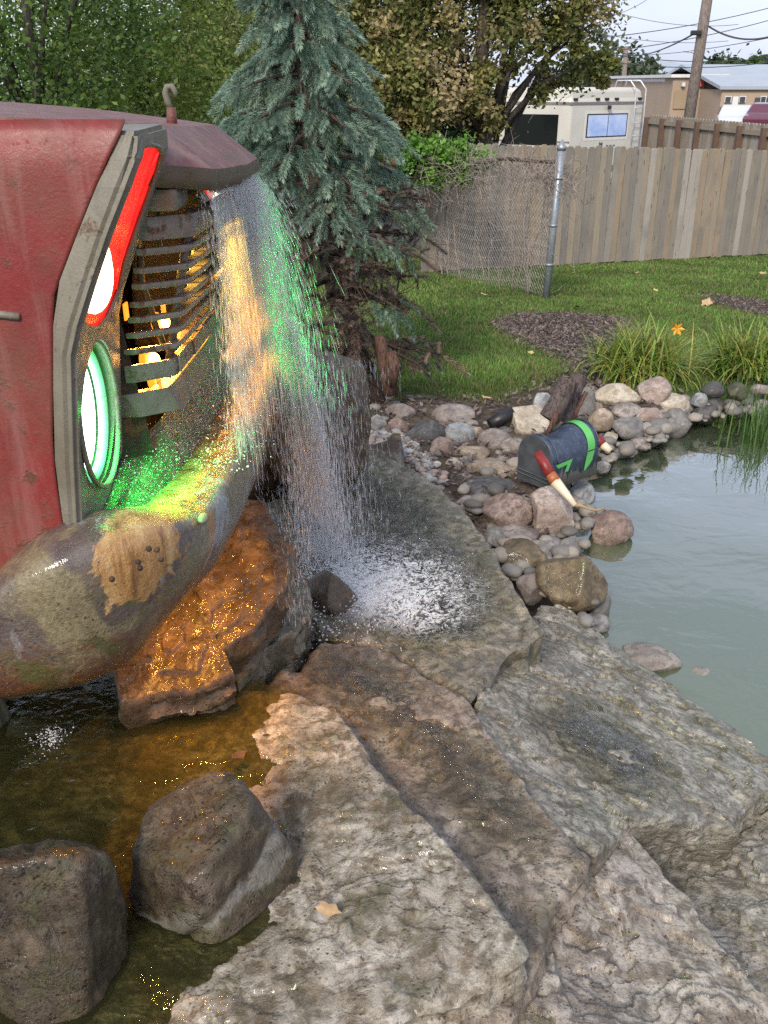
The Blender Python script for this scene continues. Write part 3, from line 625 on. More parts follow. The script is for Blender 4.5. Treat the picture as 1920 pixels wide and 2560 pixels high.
# side panel (near), rolling over into the hood
V = []; F = []; rows = 46; cols = 40
zs = [1.21 + (zt - 1.21) * i / (rows - 1) for i in range(rows)]
for z in zs:
    xe = interp(edge_tab, z) + .002
    for j in range(cols):
        x = xe + (-1.75 - xe) * (j / (cols - 1)) ** 1.5
        y = 1.250 + .016 * max(0, (z - 1.9) / .06) ** 2 + .004 * fbm((x, z, 0), 3, 3, 5) 
        V.append((x, y, z))
for i in range(rows - 1):
    for j in range(cols - 1):
        a = i * cols + j; F.append((a, a + 1, a + cols + 1, a + cols))
o = link('side_panel', mesh('side_panel', V, F, True), M_red, truck); m = o.modifiers.new('s', 'SOLIDIFY'); m.thickness = .004
V2 = [(x - .10, 2 * CY - y, z - .16 * (z - 1.21) / .75) for x, y, z in V]
o = link('side_panel', mesh('side_panel', V2, [f[::-1] for f in F], True), M_red, truck)
# panel seam strip and a torn fold of metal low on the panel
b = Bag(); b.tube([PY(-400, 790, 1.246), PY(0, 786, 1.246), PY(50, 792, 1.246)], .006, 6); b.build('seam_moulding', M_trim, truck, True)
# hood: crowned top, sloped front, lip
front_break = lambda y: -.345 + .012 * math.cos((y - CY) / .6 * math.pi / 2)
def hood_pt(u, y):
    # u 0 (back) .. 1 (break) .. 2 (lip top) .. 3 (lip bottom)
    s = abs(y - CY) / .60; crown = .030 * (1 - s ** 2)
    zb = 1.930 + .0 * crown
    lipx = -.335 + (.62 - abs(y - CY)) * .0 
    yy = abs(y - CY)
    lipx = interp([(0, -.266), (.30, -.278), (.37, -.335), (.60, -.42)], yy)
    lipz = interp([(0, 1.868), (.30, 1.874), (.37, 1.886), (.60, 1.93)], yy)
    brx = interp([(0, -.352), (.28, -.36), (.37, -.38), (.60, -.44)], yy)
    brz = interp([(0, 1.932), (.28, 1.936), (.60, 1.955)], yy)
    backz = 1.957 + crown * 1.05; tl_ = -.035 * max(0, y - 1.55) - .25 * max(0, y - 2.10)
    if u <= 1:
        x = -1.75 + (brx + 1.75) * u ** .6; k = (x + 1.75) / (brx + 1.75)
        z = backz + (brz - backz) * k ** 3 + tl_ * k ** 2
        return (x, y, z)
    if u <= 2:
        k = u - 1; return (brx + (lipx - brx) * k, y, brz + (lipz - brz) * k + tl_)
    k = u - 2; return (lipx - .006 * k, y, lipz + tl_ - .030 * k)
V = []; F = []; us = [i / 14 for i in range(15)] + [1 + i / 6 for i in range(1, 7)] + [2.15, 2.5, 3.0]; ny_ = 61
for u in us:
    for j in range(ny_):
        y = 1.262 + (2 * CY - 1.262 * 2) * j / (ny_ - 1)
        p = hood_pt(u, y); V.append((p[0], p[1], p[2] + .003 * fbm((p[0], p[1], 1), 3, 4, 2)))
for i in range(len(us) - 1):
    for j in range(ny_ - 1):
        a = i * ny_ + j; F.append((a, a + 1, a + ny_ + 1, a + ny_))
me = mesh('hood', V, F, True); o = link('hood', me, M_hood, truck)
bm = bmesh.new(); bm.from_mesh(me)
for e in bm.edges:
    if len(e.link_faces) == 2 and e.calc_face_angle(0) > .45: e.smooth = False
bm.to_mesh(me); bm.free()
me.materials.append(M_lip)
for p_ in me.polygons:
    if p_.index >= (ny_ - 1) * 20: p_.material_index = 1
m = o.modifiers.new('s', 'SOLIDIFY'); m.thickness = .006; m.offset = -1
# lip underside bracket and closing panel above the grille
for sgn in (1, -1):
    Y0 = CY - sgn * .58
    box('lip_bracket', (-.345, CY - sgn * .315, 1.836), (.05, .10, .034), M_trim, truck, bev=.008)
V = [(-.36, CY - .36, 1.875), (-.36, CY + .36, 1.875), (-.385, CY + .36, 1.80), (-.385, CY - .36, 1.80)]
link('header_panel', mesh('header_panel', V, [(0, 1, 2, 3)]), M_dark, truck)
# hood ornament: tab hook standing on a stub
orn = Vector((PY(427, 285, CY).x, CY, PY(427, 283, CY).z + .002))
b = Bag(); b.tube([orn + Vector((0, 0, -.03)), orn + Vector((.002, 0, .008))], [.011, .008], 10); b.build('ornament_base', M_hood, truck, True)
hk = tube('hood_ornament', [orn + Vector((.002, 0, .004)), orn + Vector((-.004, 0, .018)), orn + Vector((-.006, 0, .032)), orn + Vector((-.002, 0, .042)), orn + Vector((.006, 0, .043)), orn + Vector((.011, 0, .034)), orn + Vector((.012, 0, .024))], [.005, .006, .0065, .0065, .006, .005, .003], M_trim, truck, n=10)

# lamp housings: thick block with two pockets cut in it
def Xface(z): return interp([(1.30, -.462), (1.42, -.452), (1.66, -.430), (1.70, -.418), (1.80, -.375), (1.92, -.318), (1.96, -.305)], z)
def Xnear(z): return interp([(1.30, -.470), (1.37, -.455), (1.52, -.441), (1.66, -.424), (1.70, -.410), (1.80, -.365), (1.92, -.303), (1.96, -.295)], z)
rowsz = [1.355, 1.38, 1.42, 1.50, 1.60, 1.66, 1.70, 1.76, 1.82, 1.88, 1.915, 1.935, 1.945]
def housing_bm():
    bm = bmesh.new(); prev = None
    for i, z in enumerate(rowsz):
        xo = interp(edge_tab, z)
        far = interp([(1.355, 1.30), (1.38, 1.40), (1.42, 1.49), (1.9, 1.50), (1.945, 1.47)], z)
        xb = xo - .10
        tp = .0 if z < 1.9 else (z - 1.9) * .8
        ring = [(xo - .10, 1.30, z), (xo, 1.262, z), (xo + .004, 1.240 + tp * .4, z), (Xnear(z) - .012, 1.230 + tp * .5, z), (Xnear(z) - tp * .3, 1.236 + tp, z), (Xface(z) - tp * .3, far, z), (Xface(z) - .02, far + .008, z), (xo - .12, far + .02, z)]
        vs = [bm.verts.new(p) for p in ring]
        if prev:
            for k in range(len(vs)): bm.faces.new((prev[k], prev[(k + 1) % len(vs)], vs[(k + 1) % len(vs)], vs[k]))
        else: bm.faces.new(vs[::-1])
        prev = vs
    bm.faces.new(prev)
    bmesh.ops.recalc_face_normals(bm, faces=bm.faces); return bm
def on_face(px, py, off=0.0):
    d = ray(px, py); lo, hi = .3, 3.0
    for _ in range(40):
        t = (lo + hi) / 2; p = d * t; z = CAM_Z + p.z
        if -p.x < -(Xface(z) + off): lo = t
        else: hi = t
    p = d * lo; return Vector((p.x, p.y, CAM_Z + p.z))
red_px = [(352, 366), (338, 392), (324, 419), (287, 504), (258, 572), (228, 636), (204, 690), (190, 736), (187, 775), (200, 802), (225, 822), (247, 820), (268, 794), (284, 756), (298, 720), (313, 655), (339, 577), (370, 492), (392, 431), (405, 385), (398, 368), (376, 360)]
red_loop = [on_face(*p) for p in red_px]
red_cut = [Vector((p.x, max(p.y, 1.247), p.z)) for p in red_loop]; red_loop = red_cut
def prism_bm(loop, x0, x1, lean=True):
    bm = bmesh.new()
    A = [bm.verts.new((p.x + x0, p.y, p.z)) for p in loop]; B = [bm.verts.new((p.x + x1, p.y, p.z)) for p in loop]
    n = len(loop)
    for i in range(n): bm.faces.new((A[i], A[(i + 1) % n], B[(i + 1) % n], B[i]))
    bm.faces.new(A[::-1]); bm.faces.new(B); bmesh.ops.triangulate(bm, faces=[f for f in bm.faces if len(f.verts) > 4]); bmesh.ops.recalc_face_normals(bm, faces=bm.faces); return bm
HC = (1.352, PY(240, 1035, 1.352).z, .104)       # headlight centre Y, z, radius
circ = [Vector((Xface(HC[1]), max(1.247, HC[0] + HC[2] * math.cos(a) * .92), HC[1] + HC[2] * 1.1 * math.sin(a))) for a in [2 * math.pi * i / 40 for i in range(40)]]
def make_housing(name):
    hb = housing_bm(); bmesh.ops.bevel(hb, geom=[e for e in hb.edges if len(e.link_faces) == 2 and e.calc_face_angle(0) > .35], offset=.006, segments=2, affect='EDGES')
    me0 = bm_mesh(hb, 'h0'); o = bpy.data.objects.new('h0', me0); COL.objects.link(o); cut = []
    for loop, a, b_ in ((red_cut, -.011, .10), (circ, -.034, .08)):
        c = bpy.data.objects.new('c', bm_mesh(prism_bm(loop, a, b_), 'c')); COL.objects.link(c); cut.append(c)
        m = o.modifiers.new('b', 'BOOLEAN'); m.operation = 'DIFFERENCE'; m.object = c; m.solver = 'EXACT'
    dg = bpy.context.evaluated_depsgraph_get(); me = bpy.data.meshes.new_from_object(o.evaluated_get(dg)); me.name = name
    for c in cut + [o]: bpy.data.objects.remove(c)
    me.materials.clear(); return me
hm = make_housing('lamp_housing')
def mirror_mesh(me):
    bm = bmesh.new(); bm.from_mesh(me)
    for v in bm.verts:
        v.co.y = 2 * CY - v.co.y; k = max(0, v.co.z - 1.74); v.co.x -= .75 * k; v.co.z -= .50 * k
    bmesh.ops.reverse_faces(bm, faces=bm.faces); m2 = bpy.data.meshes.new(me.name); bm.to_mesh(m2); bm.free(); return m2
def both(name, me, mat, parents):
    a = link(name, me, mat, parents[0]); b_ = link(name, mirror_mesh(me), mat, parents[1]); return a, b_
H1, H2 = both('lamp_housing', hm, M_trim, (truck, truck))
H1.matrix_parent_inverse = Matrix.Translation(-Vector(truck.location))
def sub(name, me, mat, par):
    o = bpy.data.objects.new(name, me); COL.objects.link(o)
    if not me.materials: me.materials.append(mat)
    o.parent = par; return o
def both_sub(name, me, mat): sub(name, me, mat, H1); sub(name, mirror_mesh(me), mat, H2)
t = NT('red_lens_plastic'); n1 = t.noise(30, 6, .7, t.tc.outputs['Object']); z3 = t.xyz(t.tc.outputs['Object'])
ecol = t.ramp(n1, [(.3, (.55, .004, .003)), (.5, (.95, .014, .010)), (.72, (1.0, .035, .02))])
M_redlens = t.set(Base_Color=(.35, .01, .01), Emission_Color=ecol, Emission_Strength=.62, Roughness=.25, Normal=t.bump(n1, .3, .004))
M_white = emit('lit_lamp_cream', (1, .93, .62), 3.2)
M_green = emit('lit_headlamp_white_green', (.72, 1.0, .84), 5.0)
M_ring = NT('green_lit_ring'); rc = M_ring.ramp(M_ring.noise(18, 4, .6, M_ring.tc.outputs['Object']), [(.35, (.02, .80, .12)), (.6, (.12, .95, .42))]); M_ring = M_ring.set(Base_Color=(.35, .5, .4), Emission_Color=rc, Emission_Strength=.35, Roughness=.25)
M_pk = flat('headlamp_bucket_metal', (.32, .36, .30), .4, var=.3)
# red lens plate at the back of its pocket, with a rib and the teardrop lamp
cx_ = sum((p for p in red_loop), Vector()) / len(red_loop)
me = bm_mesh(prism_bm([Vector((p.x - .0105, p.y, p.z)) for p in red_loop], 0, .006), 'red_lens'); both_sub('red_lens', me, M_redlens)
def lip(loop, r, name, mat, dx=0.0):
    b = Bag(); pts = [p + Vector((dx, 0, 0)) for p in loop] + [loop[0] + Vector((dx, 0, 0))]; b.tube(pts, r, 8)
    both_sub(name, mesh(name, b.v, b.f, True), mat)
lip(red_loop, .0035, 'lens_rim', M_trim)
lip(circ, .0045, 'lamp_rim', M_trim, .002)
rib = [on_face(px, py, -.003) for px, py in [(392, 378), (372, 430), (350, 492), (318, 590), (298, 660), (288, 720)]]
b = Bag(); b.tube(rib, .0035, 6); both_sub('lens_rib', mesh('lens_rib', b.v, b.f, True), M_redlens)
drop_px = [(256, 582), (268, 606), (277, 636), (283, 675), (283, 710), (278, 738), (268, 762), (255, 778), (240, 785), (226, 782), (212, 771), (203, 756), (196, 740), (208, 700), (226, 654), (242, 616)]
dl = [on_face(px, py, .001) for px, py in drop_px]
for p in dl: p.y = max(p.y, 1.2485)
both_sub('marker_lamp', bm_mesh(prism_bm(dl, -.008, .0), 'marker_lamp'), M_white)
# headlamp: bucket back plate, ring and domed lens
def disc(r, x, dome=0.0, n=40, rings=6, ry=.92, rz=1.1):
    V = [(x + dome, HC[0], HC[1])]; F = []
    for i in range(1, rings + 1):
        q = i / rings
        for k in range(n):
            a = 2 * math.pi * k / n; V.append((x + dome * (1 - q * q), max(1.2475, HC[0] + r * q * ry * math.cos(a)), HC[1] + r * q * rz * math.sin(a)))
    for k in range(n): F.append((0, 1 + k, 1 + (k + 1) % n))
    for i in range(rings - 1):
        for k in range(n): a = 1 + i * n + k; b_ = 1 + i * n + (k + 1) % n; F.append((a, a + n, b_ + n, b_))
    return V, F
X0 = Xface(HC[1])
both_sub('bucket_plate', mesh('bucket_plate', *disc(HC[2] * .99, X0 - .0325), True), M_pk)
both_sub('headlamp_lens', mesh('headlamp_lens', *disc(.086, X0 - .030, .013), True), M_green)
b = Bag(); b.tube([(X0 - .019, max(1.257, HC[0] + .092 * .92 * math.cos(a)), HC[1] + .092 * 1.1 * math.sin(a)) for a in [2 * math.pi * i / 40 for i in range(41)]], .0085, 8)
both_sub('headlamp_ring', mesh('headlamp_ring', b.v, b.f, True), M_ring)
# small text-like scale ticks on the ring, as on the photo, are too blurred to read
def lamp(name, kind, loc, energy, col, to=None, size=.03, angle=70, blend=.6, parent=None):
    d = bpy.data.lights.new(name, kind); d.energy = energy; d.color = col
    if kind == 'SPOT': d.spot_size = R(angle); d.spot_blend = blend; d.shadow_soft_size = size
    elif kind == 'POINT': d.shadow_soft_size = size
    elif kind == 'AREA': d.size = size
    o = bpy.data.objects.new(name, d); COL.objects.link(o); o.location = loc
    if to is not None: o.rotation_euler = (Vector(to) - Vector(loc)).to_track_quat('-Z', 'Y').to_euler()
    return o
GREEN = (.02, 1.0, .10); AMBER = (1.0, .42, .06)
lamp('headlamp_light', 'SPOT', (X0 - .018, HC[0], HC[1] - .02), 10, GREEN, (X0 + .075, HC[0] + .075, 1.36), .03, 84, .5)
lamp('headlamp_glow', 'POINT', (X0 - .012, HC[0] - .02, HC[1]), .30, GREEN, None, .03)
lamp('marker_light', 'POINT', (dl[8].x + .012, dl[8].y, dl[8].z + .06), .22, (1, .12, .05), None, .02)
FY = 2 * CY - HC[0]
lamp('far_headlamp_light', 'SPOT', (X0 - .018, FY, HC[1]), 36, GREEN, (X0 + .5, FY - .12, HC[1] + .08), .07, 120, .5)

# chassis, inner box, plinth
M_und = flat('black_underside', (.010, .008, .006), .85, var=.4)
V = []
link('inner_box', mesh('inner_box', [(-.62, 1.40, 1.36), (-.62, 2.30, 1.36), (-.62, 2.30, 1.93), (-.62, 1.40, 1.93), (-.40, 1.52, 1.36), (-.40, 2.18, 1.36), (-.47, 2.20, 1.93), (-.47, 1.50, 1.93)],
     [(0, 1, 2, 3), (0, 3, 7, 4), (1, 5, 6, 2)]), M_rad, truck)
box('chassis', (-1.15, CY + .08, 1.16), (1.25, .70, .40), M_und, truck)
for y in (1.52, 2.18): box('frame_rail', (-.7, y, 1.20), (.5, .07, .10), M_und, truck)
# grille
def kx(z): return -.375 + (z - 1.56) * .235
def gpath(z, dx=0.0):
    k = kx(z) + dx
    return [(k - .066, 1.497, z), (k - .004, 1.540, z), (k, 1.552, z), (k + .006, 1.70, z), (k + .009, CY, z), (k + .006, 2 * CY - 1.70, z), (k, 2 * CY - 1.552, z), (k - .004, 2 * CY - 1.540, z), (k - .066, 2 * CY - 1.497, z)]
def bar(name, z, h, t_, mat, dx=0.0, tiltz=0):
    V = []; F = []; P = gpath(z, dx)
    for (x, y, zz) in P:
        for a, c in ((0, -.5), (t_, -.5), (t_ + .002, 0), (t_, .5), (0, .5)): V.append((x + a - tiltz * c, y, zz + c * h))
    n = len(P)
    for i in range(n - 1):
        for k in range(5): a = i * 5; F.append((a + k, a + (k + 1) % 5, a + 5 + (k + 1) % 5, a + 5 + k))
    F += [(4, 3, 2, 1, 0), tuple((n - 1) * 5 + k for k in range(5))]
    o = link(name, mesh(name, V, F), mat, truck); m = o.modifiers.new('b', 'BEVEL'); m.width = .0015; m.segments = 2; return o
lv = [PY(306, py, 1.5).z for py in (677, 717, 762, 800, 839, 880)]
bar('grille_bar', PY(330, 572, 1.5).z, .036, .016, M_bar)
bar('grille_bar', PY(327, 630, 1.5).z, .011, .016, M_bar)
for z in lv: bar('grille_bar', z, .0095, .018, M_bar)
bar('grille_bar', PY(303, 936, 1.5).z, .030, .012, M_bar, .006)
bar('grille_sill', PY(303, 1015, 1.5).z, .040, .030, M_trim, -.004, .02)
for y in (1.575, 1.66, 1.75, 1.85, 1.95, 2.04, 2.125):
    zt_, zb_ = 1.79, 1.53; dxs = .004 + .008 * min(1, (y - 1.55) / .3 if y < CY else (2.15 - y) / .3)
    tube('grille_upright', [(kx(zb_) + dxs - .006, y, zb_), (kx(1.66) + dxs - .006, y, 1.66), (kx(zt_) + dxs - .006, y, zt_)], .0045 if y != 1.575 else .008, M_bar, truck, n=6)
for k in range(5):                                       # flat plates standing on the lowest bar
    y = 1.60 + k * .115; z = PY(303, 936, 1.5).z
    box('grille_plate', (kx(z) + .022 + .004 * (k % 2), y, z + .004), (.004, .098, .030), M_bar, truck, bev=.001)
M_wire = flat('old_wire', (.12, .09, .06), .5)
for i, P in enumerate([[(430, 440), (395, 540), (400, 620)], [(350, 620), (352, 700), (372, 760), (392, 820), (412, 870)], [(455, 560), (470, 525), (520, 520), (540, 540)], [(360, 480), (352, 560), (345, 640)]]):
    tube('loose_wire', [PY(a, b_, 1.56 + .02 * i) for a, b_ in P], .0035 if i != 1 else .006, M_wire, truck, n=6, wob=.3)
# amber bulbs behind the grille, each in a small cup
M_amb = emit('lit_amber_bulb', (1.0, .55, .14), 9.0); M_amblens = emit('amber_lens', (1.0, .30, .02), .9, (.5, .15, .02))
for px, py, Y, r in [(383, 898, 1.60, .012), (412, 806, 1.62, .010), (535, 652, 1.95, .009), (402, 948, 1.62, .011)]:
    p = PY(px, py, Y); V0, F0 = ico(3)
    bl = link('amber_bulb', mesh('amber_bulb', [p + v * r for v in V0], np.array(F0), True), M_amb, truck)
    q = link('bulb_cup', mesh('bulb_cup', [p + Vector((-.014, 0, 0)) + Vector((v.x * .010, v.y * 2.0 * r * .9, v.z * 2.0 * r * .9)) for v in V0], np.array(F0), True), M_amblens, truck)
    lamp('amber_light', 'POINT', p + Vector((.0, -.004, 0)) + Vector((r + .004, 0, 0)), .16, AMBER, None, .01)
for px, py in [(409, 776), (315, 778), (314, 968), (396, 950), (312, 905)]:
    p = PY(px, py, 1.585 if px > 350 else 1.53); box('reflector', p, (.004, .022, .028), M_amblens, truck, bev=.002)
lamp('amber_flood', 'SPOT', (-.50, 1.88, 1.60), 18, AMBER, (-.37, 1.72, 1.40), .03, 130, .6)
lamp('amber_flood_high', 'SPOT', (-.42, 1.64, 1.735), 9, (1.0, .58, .08), (-.22, 1.66, 1.70), .05, 62, .5)
# splash pan between grille and bumper
inner = [(-1.75, 1.250), (-.60, 1.250), (-.505, 1.256), (-.448, 1.290), (-.402, 1.375), (-.380, 1.49), (-.373, 1.60), (-.368, 1.72), (-.364, CY)]
inner += [(x, 2 * CY - y) for x, y in inner[-2::-1]]
panB = [(-.52, 1.27, 1.366), (-.485, 1.31, 1.372), (-.472, 1.42, 1.385), (-.452, 1.51, 1.415), (-.400, 1.56, 1.455), (-.392, 1.64, 1.462), (-.388, 1.75, 1.465), (-.386, CY, 1.465)]
panA = inner[2:9]; panA = [(x + .014, y - .004 * (y < 1.4), 1.362) for x, y in panA]
def resample(P, n):
    P = [Vector(p) for p in P]; L = [0]
    for a, b_ in zip(P, P[1:]): L.append(L[-1] + (b_ - a).length)
    out = []
    for i in range(n):
        s = L[-1] * i / (n - 1); k = 0
        while k < len(P) - 2 and s > L[k + 1]: k += 1
        out.append(P[k].lerp(P[k + 1], (s - L[k]) / max(1e-9, L[k + 1] - L[k])))
    return out
A_ = resample(panA, 110); B_ = resample(panB, 110)
A_ += [Vector((p.x, 2 * CY - p.y, p.z)) for p in A_[-2::-1]]; B_ += [Vector((p.x, 2 * CY - p.y, p.z)) for p in B_[-2::-1]]
V = []; W = 26
for a, b_ in zip(A_, B_):
    for k in range(W):
        q = a.lerp(b_, k / (W - 1)); q.z += .004 * fbm(q, 3, 45, 1) * min(1, k / 3); V.append(q)
F = [(i * W + k, i * W + k + 1, (i + 1) * W + k + 1, (i + 1) * W + k) for i in range(len(A_) - 1) for k in range(W - 1)]
t = NT('wet_pan_water'); pos = t.tc.outputs['Object']; nn = t.noise(150, 4, .65, t.mapping((1, .5, 1), co=pos), .6)
M_pan = t.set(Base_Color=t.ramp(t.noise(25, 6, .7, pos), [(.3, (.05, .04, .02)), (.5, (.13, .11, .06)), (.7, (.26, .23, .15))]), Roughness=.12, Normal=t.bump(nn, 1.0, .012), Coat_Weight=.8, Coat_Roughness=.05, Coat_Normal=t.bump(t.noise(230, 3, .6, pos, .5), 1.0, .008))
link('splash_pan', mesh('splash_pan', V, F, True), M_pan, truck)
# bumper: swept section round the corner
sec = [(-.004, 1.330), (0, 1.364), (.010, 1.371), (.058, 1.372), (.092, 1.368), (.103, 1.359), (.108, 1.340), (.104, 1.295), (.095, 1.245), (.080, 1.203), (.062, 1.178), (.034, 1.166), (.0, 1.172)]
P = resample([(x, y, 0) for x, y in inner], 170); V = []; K = len(sec)
for i, p in enumerate(P):
    a, b_ = P[max(0, i - 4)], P[min(len(P) - 1, i + 4)]; tg = (b_ - a).normalized(); nr = Vector((tg.y, -tg.x, 0))
    yy = abs(p.y - CY); nearf = min(1, max(0, (yy - .45) / .12)); nearf = nearf * nearf * (3 - 2 * nearf); corner = math.exp(-((p.x + .43) ** 2 + (yy - .49) ** 2) / .012)
    sc_ = 1.0 + .10 * corner + .10 * nearf
    endd = max(0, (-.470 - p.x) / .08) if yy > .52 else 0; drop = min(.13, .042 * endd ** 1.5)
    for (o_, z) in sec:
        tuck = .0
        
        o2 = o_ * (1 - .45 * corner * max(0, (1.29 - z) / .12)) * (1 + .5 * nearf * max(0, (1.28 - z) / .12) * (1 - corner)); q = p + nr * (o2 * sc_); zz = z - drop * (z - 1.16) / .2 + nearf * (.036 * (z - 1.166) / .2 - .034 * (1 - (z - 1.166) / .2))
        bump_ = .003 * fbm((q.x, q.y, zz), 4, 8, 9) + .0012 * fbm((q.x, q.y, zz), 2, 60, 9)
        V.append((q.x + nr.x * bump_, q.y + nr.y * bump_, zz + bump_ * .5))
F = [(i * K + k, (i + 1) * K + k, (i + 1) * K + k + 1, i * K + k + 1) for i in range(len(P) - 1) for k in range(K - 1)]
me = mesh('bumper', V, F, True); bump_o = link('bumper', me, M_bump, truck)
m = bump_o.modifiers.new('sub', 'SUBSURF'); m.levels = 1; m.render_levels = 1
def bolt(px, py, r, z=1.372):
    p = PZ(px, py, z); V0, F0 = ico(3)
    o = bpy.data.objects.new('bumper_bolt', mesh('bumper_bolt', [p + Vector((v.x * r * .75, v.y * r * 1.25, v.z * r * .6)) for v in V0], np.array(F0), True)); COL.objects.link(o); o.data.materials.append(M_trim)
    o.parent = bump_o; return o
bolt(508, 1296, .012, 1.362)
for px, py in [(345, 1405), (372, 1372), (392, 1374), (402, 1398), (350, 1420), (280, 1448)]:
    p = PY(px, py, 1.135); V0, F0 = ico(2); o = bpy.data.objects.new('rust_stud', mesh('rust_stud', [p + v * .0045 for v in V0], np.array(F0), True)); COL.objects.link(o); o.data.materials.append(M_rad); o.parent = bump_o
# bracket plates under the bumper (dark gap with a post)
lamp('amber_under_light', 'SPOT', (-.46, 1.62, 1.18), 10, AMBER, (-.38, 2.0, .80), .13, 140, .5)
if False: lamp('amber_under_light_low', 'SPOT', (-.44, 1.42, 1.14), 3, AMBER, (-.22, 1.75, .70), .03, 120, .5)
# ------------------------------------------------------------------ falling water
def streak_mesh(name, starts, vel, length, width, grav=9.8, seg=3, seed=3):
    """each strand is a thin three-sided spindle following its own fall"""
    n = len(starts); rr = np.random.default_rng(seed)
    S = np.asarray(starts, float); U = np.asarray(vel, float); U = U / np.linalg.norm(U, axis=1)[:, None]
    L = np.asarray(length)[:, None]; W = np.asarray(width)[:, None]
    side = np.cross(U, rr.normal(size=(n, 3))); side /= np.linalg.norm(side, axis=1)[:, None]; s2 = np.cross(U, side)
    pts = [S - U * L / 2]; tri = []
    for k in range(3):
        a = 2 * math.pi * k / 3; pts.append(S + U * L * .18 + (side * math.cos(a) + s2 * math.sin(a)) * W / 2)
    pts.append(S + U * L / 2)
    V = np.stack(pts, 1).reshape(-1, 3); o = np.arange(n)[:, None] * 5
    T = np.array([[0, 1, 2], [0, 2, 3], [0, 3, 1], [4, 2, 1], [4, 3, 2], [4, 1, 3]])
    F = (o[:, :, None] + T[None]).reshape(-1, 3); return mesh(name, V, F)
def wmat(name, alpha, white=.85, rough=.12, emis=0):
    t = NT(name); tr = t.n.new('ShaderNodeBsdfTransparent'); mx = t.n.new('ShaderNodeMixShader'); mx.inputs[0].default_value = alpha
    tl = t.n.new('ShaderNodeBsdfTranslucent'); t.sock(tl.inputs[0], (white, white, white)); m2 = t.n.new('ShaderNodeMixShader'); m2.inputs[0].default_value = .45
    t.set(Base_Color=(white, white, white), Roughness=rough, Specular_IOR_Level=1.0)
    t.l.new(t.b.outputs[0], m2.inputs[1]); t.l.new(tl.outputs[0], m2.inputs[2])
    t.l.new(tr.outputs[0], mx.inputs[1]); t.l.new(m2.outputs[0], mx.inputs[2]); t.l.new(mx.outputs[0], t.out.inputs['Surface']); return t.m
M_drop = wmat('water_strands', .50); M_fine = wmat('fine_spray', .42)
water = empty('waterfall', (-.2, 2.2, .62), 'water curtain falling from the hood lip, tinted amber and green by the lamps', 'waterfall')
g = 9.8
def lip_pt(y):
    p = hood_pt(2.9, y); return np.array(p)
def fall(n, y0, y1, v0, vs, tmax, spread, lw, ww, seed, tmin=0.0, bias=1.0):
    rr = np.random.default_rng(seed); y = rr.uniform(y0, y1, n); P0 = np.array([lip_pt(a) for a in y]); P0[:, 2] += .005
    vx = v0 + rr.normal(0, 1, n) * vs; vy = rr.normal(0, 1, n) * spread; vz = rr.normal(-.25, .12, n)
    t = tmin + (tmax - tmin) * rr.uniform(0, 1, n) ** bias
    S = np.stack([P0[:, 0] + vx * t, P0[:, 1] + vy * t, P0[:, 2] + vz * t - .5 * g * t * t], -1)
    Vv = np.stack([vx, vy, vz - g * t], -1); sp = np.linalg.norm(Vv, axis=1)
    return S, Vv, np.clip(sp * lw, .006, .10) * rr.uniform(.5, 1.6, n), rr.uniform(.35, 1.0, n) * ww
# streaming off the whole lip, falling onto the bumper and past it
S1 = fall(8500, 1.57, 2.18, .08, .04, .31, .04, .025, .0014, 1)
# dense jet from the middle of the lip, thrown outward
S2 = fall(7500, 1.82, 2.22, .24, .12, .33, .10, .019, .0015, 2)
S3 = fall(1500, 1.85, 2.25, .42, .18, .36, .16, .014, .0013, 4)
allS = [np.concatenate([a[i] for a in (S1, S2, S3)]) for i in range(4)]
keep = (allS[0][:, 2] > .64)
# the strands stop where they meet the bumper or the pan
inb = (allS[0][:, 0] < -.25) & (allS[0][:, 2] < 1.372); keep &= ~inb
keep &= (allS[0][:, 2] > .62)
thin = np.random.default_rng(9).uniform(0, 1, len(keep)); keep &= thin < np.clip((allS[0][:, 2] - 1.27) / .32, .03, 1)
link('falling_strands', streak_mesh('falling_strands', allS[0][keep], allS[1][keep], allS[2][keep], allS[3][keep]), M_drop, water)['kind'] = 'stuff'
# near edge trickle and dribbles down the grille
SE = fall(900, 1.53, 1.60, .10, .04, .32, .03, .012, .0022, 6)
kk = SE[0][:, 2] > 1.40
link('edge_trickle', streak_mesh('edge_trickle', *[a[kk] for a in SE]), M_drop, water)['kind'] = 'stuff'
# thin film hanging from the lip, torn by noise
V = []; ny2 = 70; nt = 40
for i in range(nt):
    t_ = .38 * (i / (nt - 1)) ** .8
    for j in range(ny2):
        y = 1.55 + (2.18 - 1.55) * j / (ny2 - 1); p = lip_pt(y); w = .012 * fbm((y * 6, t_ * 2, 1), 3, 2)
        V.append((p[0] + .16 * t_ + w, p[1] + .03 * t_ * math.sin(j), p[2] - .2 * t_ - .5 * g * t_ * t_))
F = [(i * ny2 + j, i * ny2 + j + 1, (i + 1) * ny2 + j + 1, (i + 1) * ny2 + j) for i in range(nt - 1) for j in range(ny2 - 1)]
V = [(x, y, z) for x, y, z in V]
t = NT('water_film'); pos = t.tc.outputs['Object']
st = t.noise(75, 5, .65, t.mapping((1, 1, .06), co=pos), .3); st2 = t.noise(9, 3, .6, t.mapping((1, 1, .3), co=pos))
al = t.math('MULTIPLY', t.rng(st, .40, .66, .08, .72), t.rng(st2, .3, .7, .45, 1.0)); zz = t.xyz(pos)[2]
al = t.math('MULTIPLY', al, t.rng(zz, 1.38, 1.5, 0, 1))
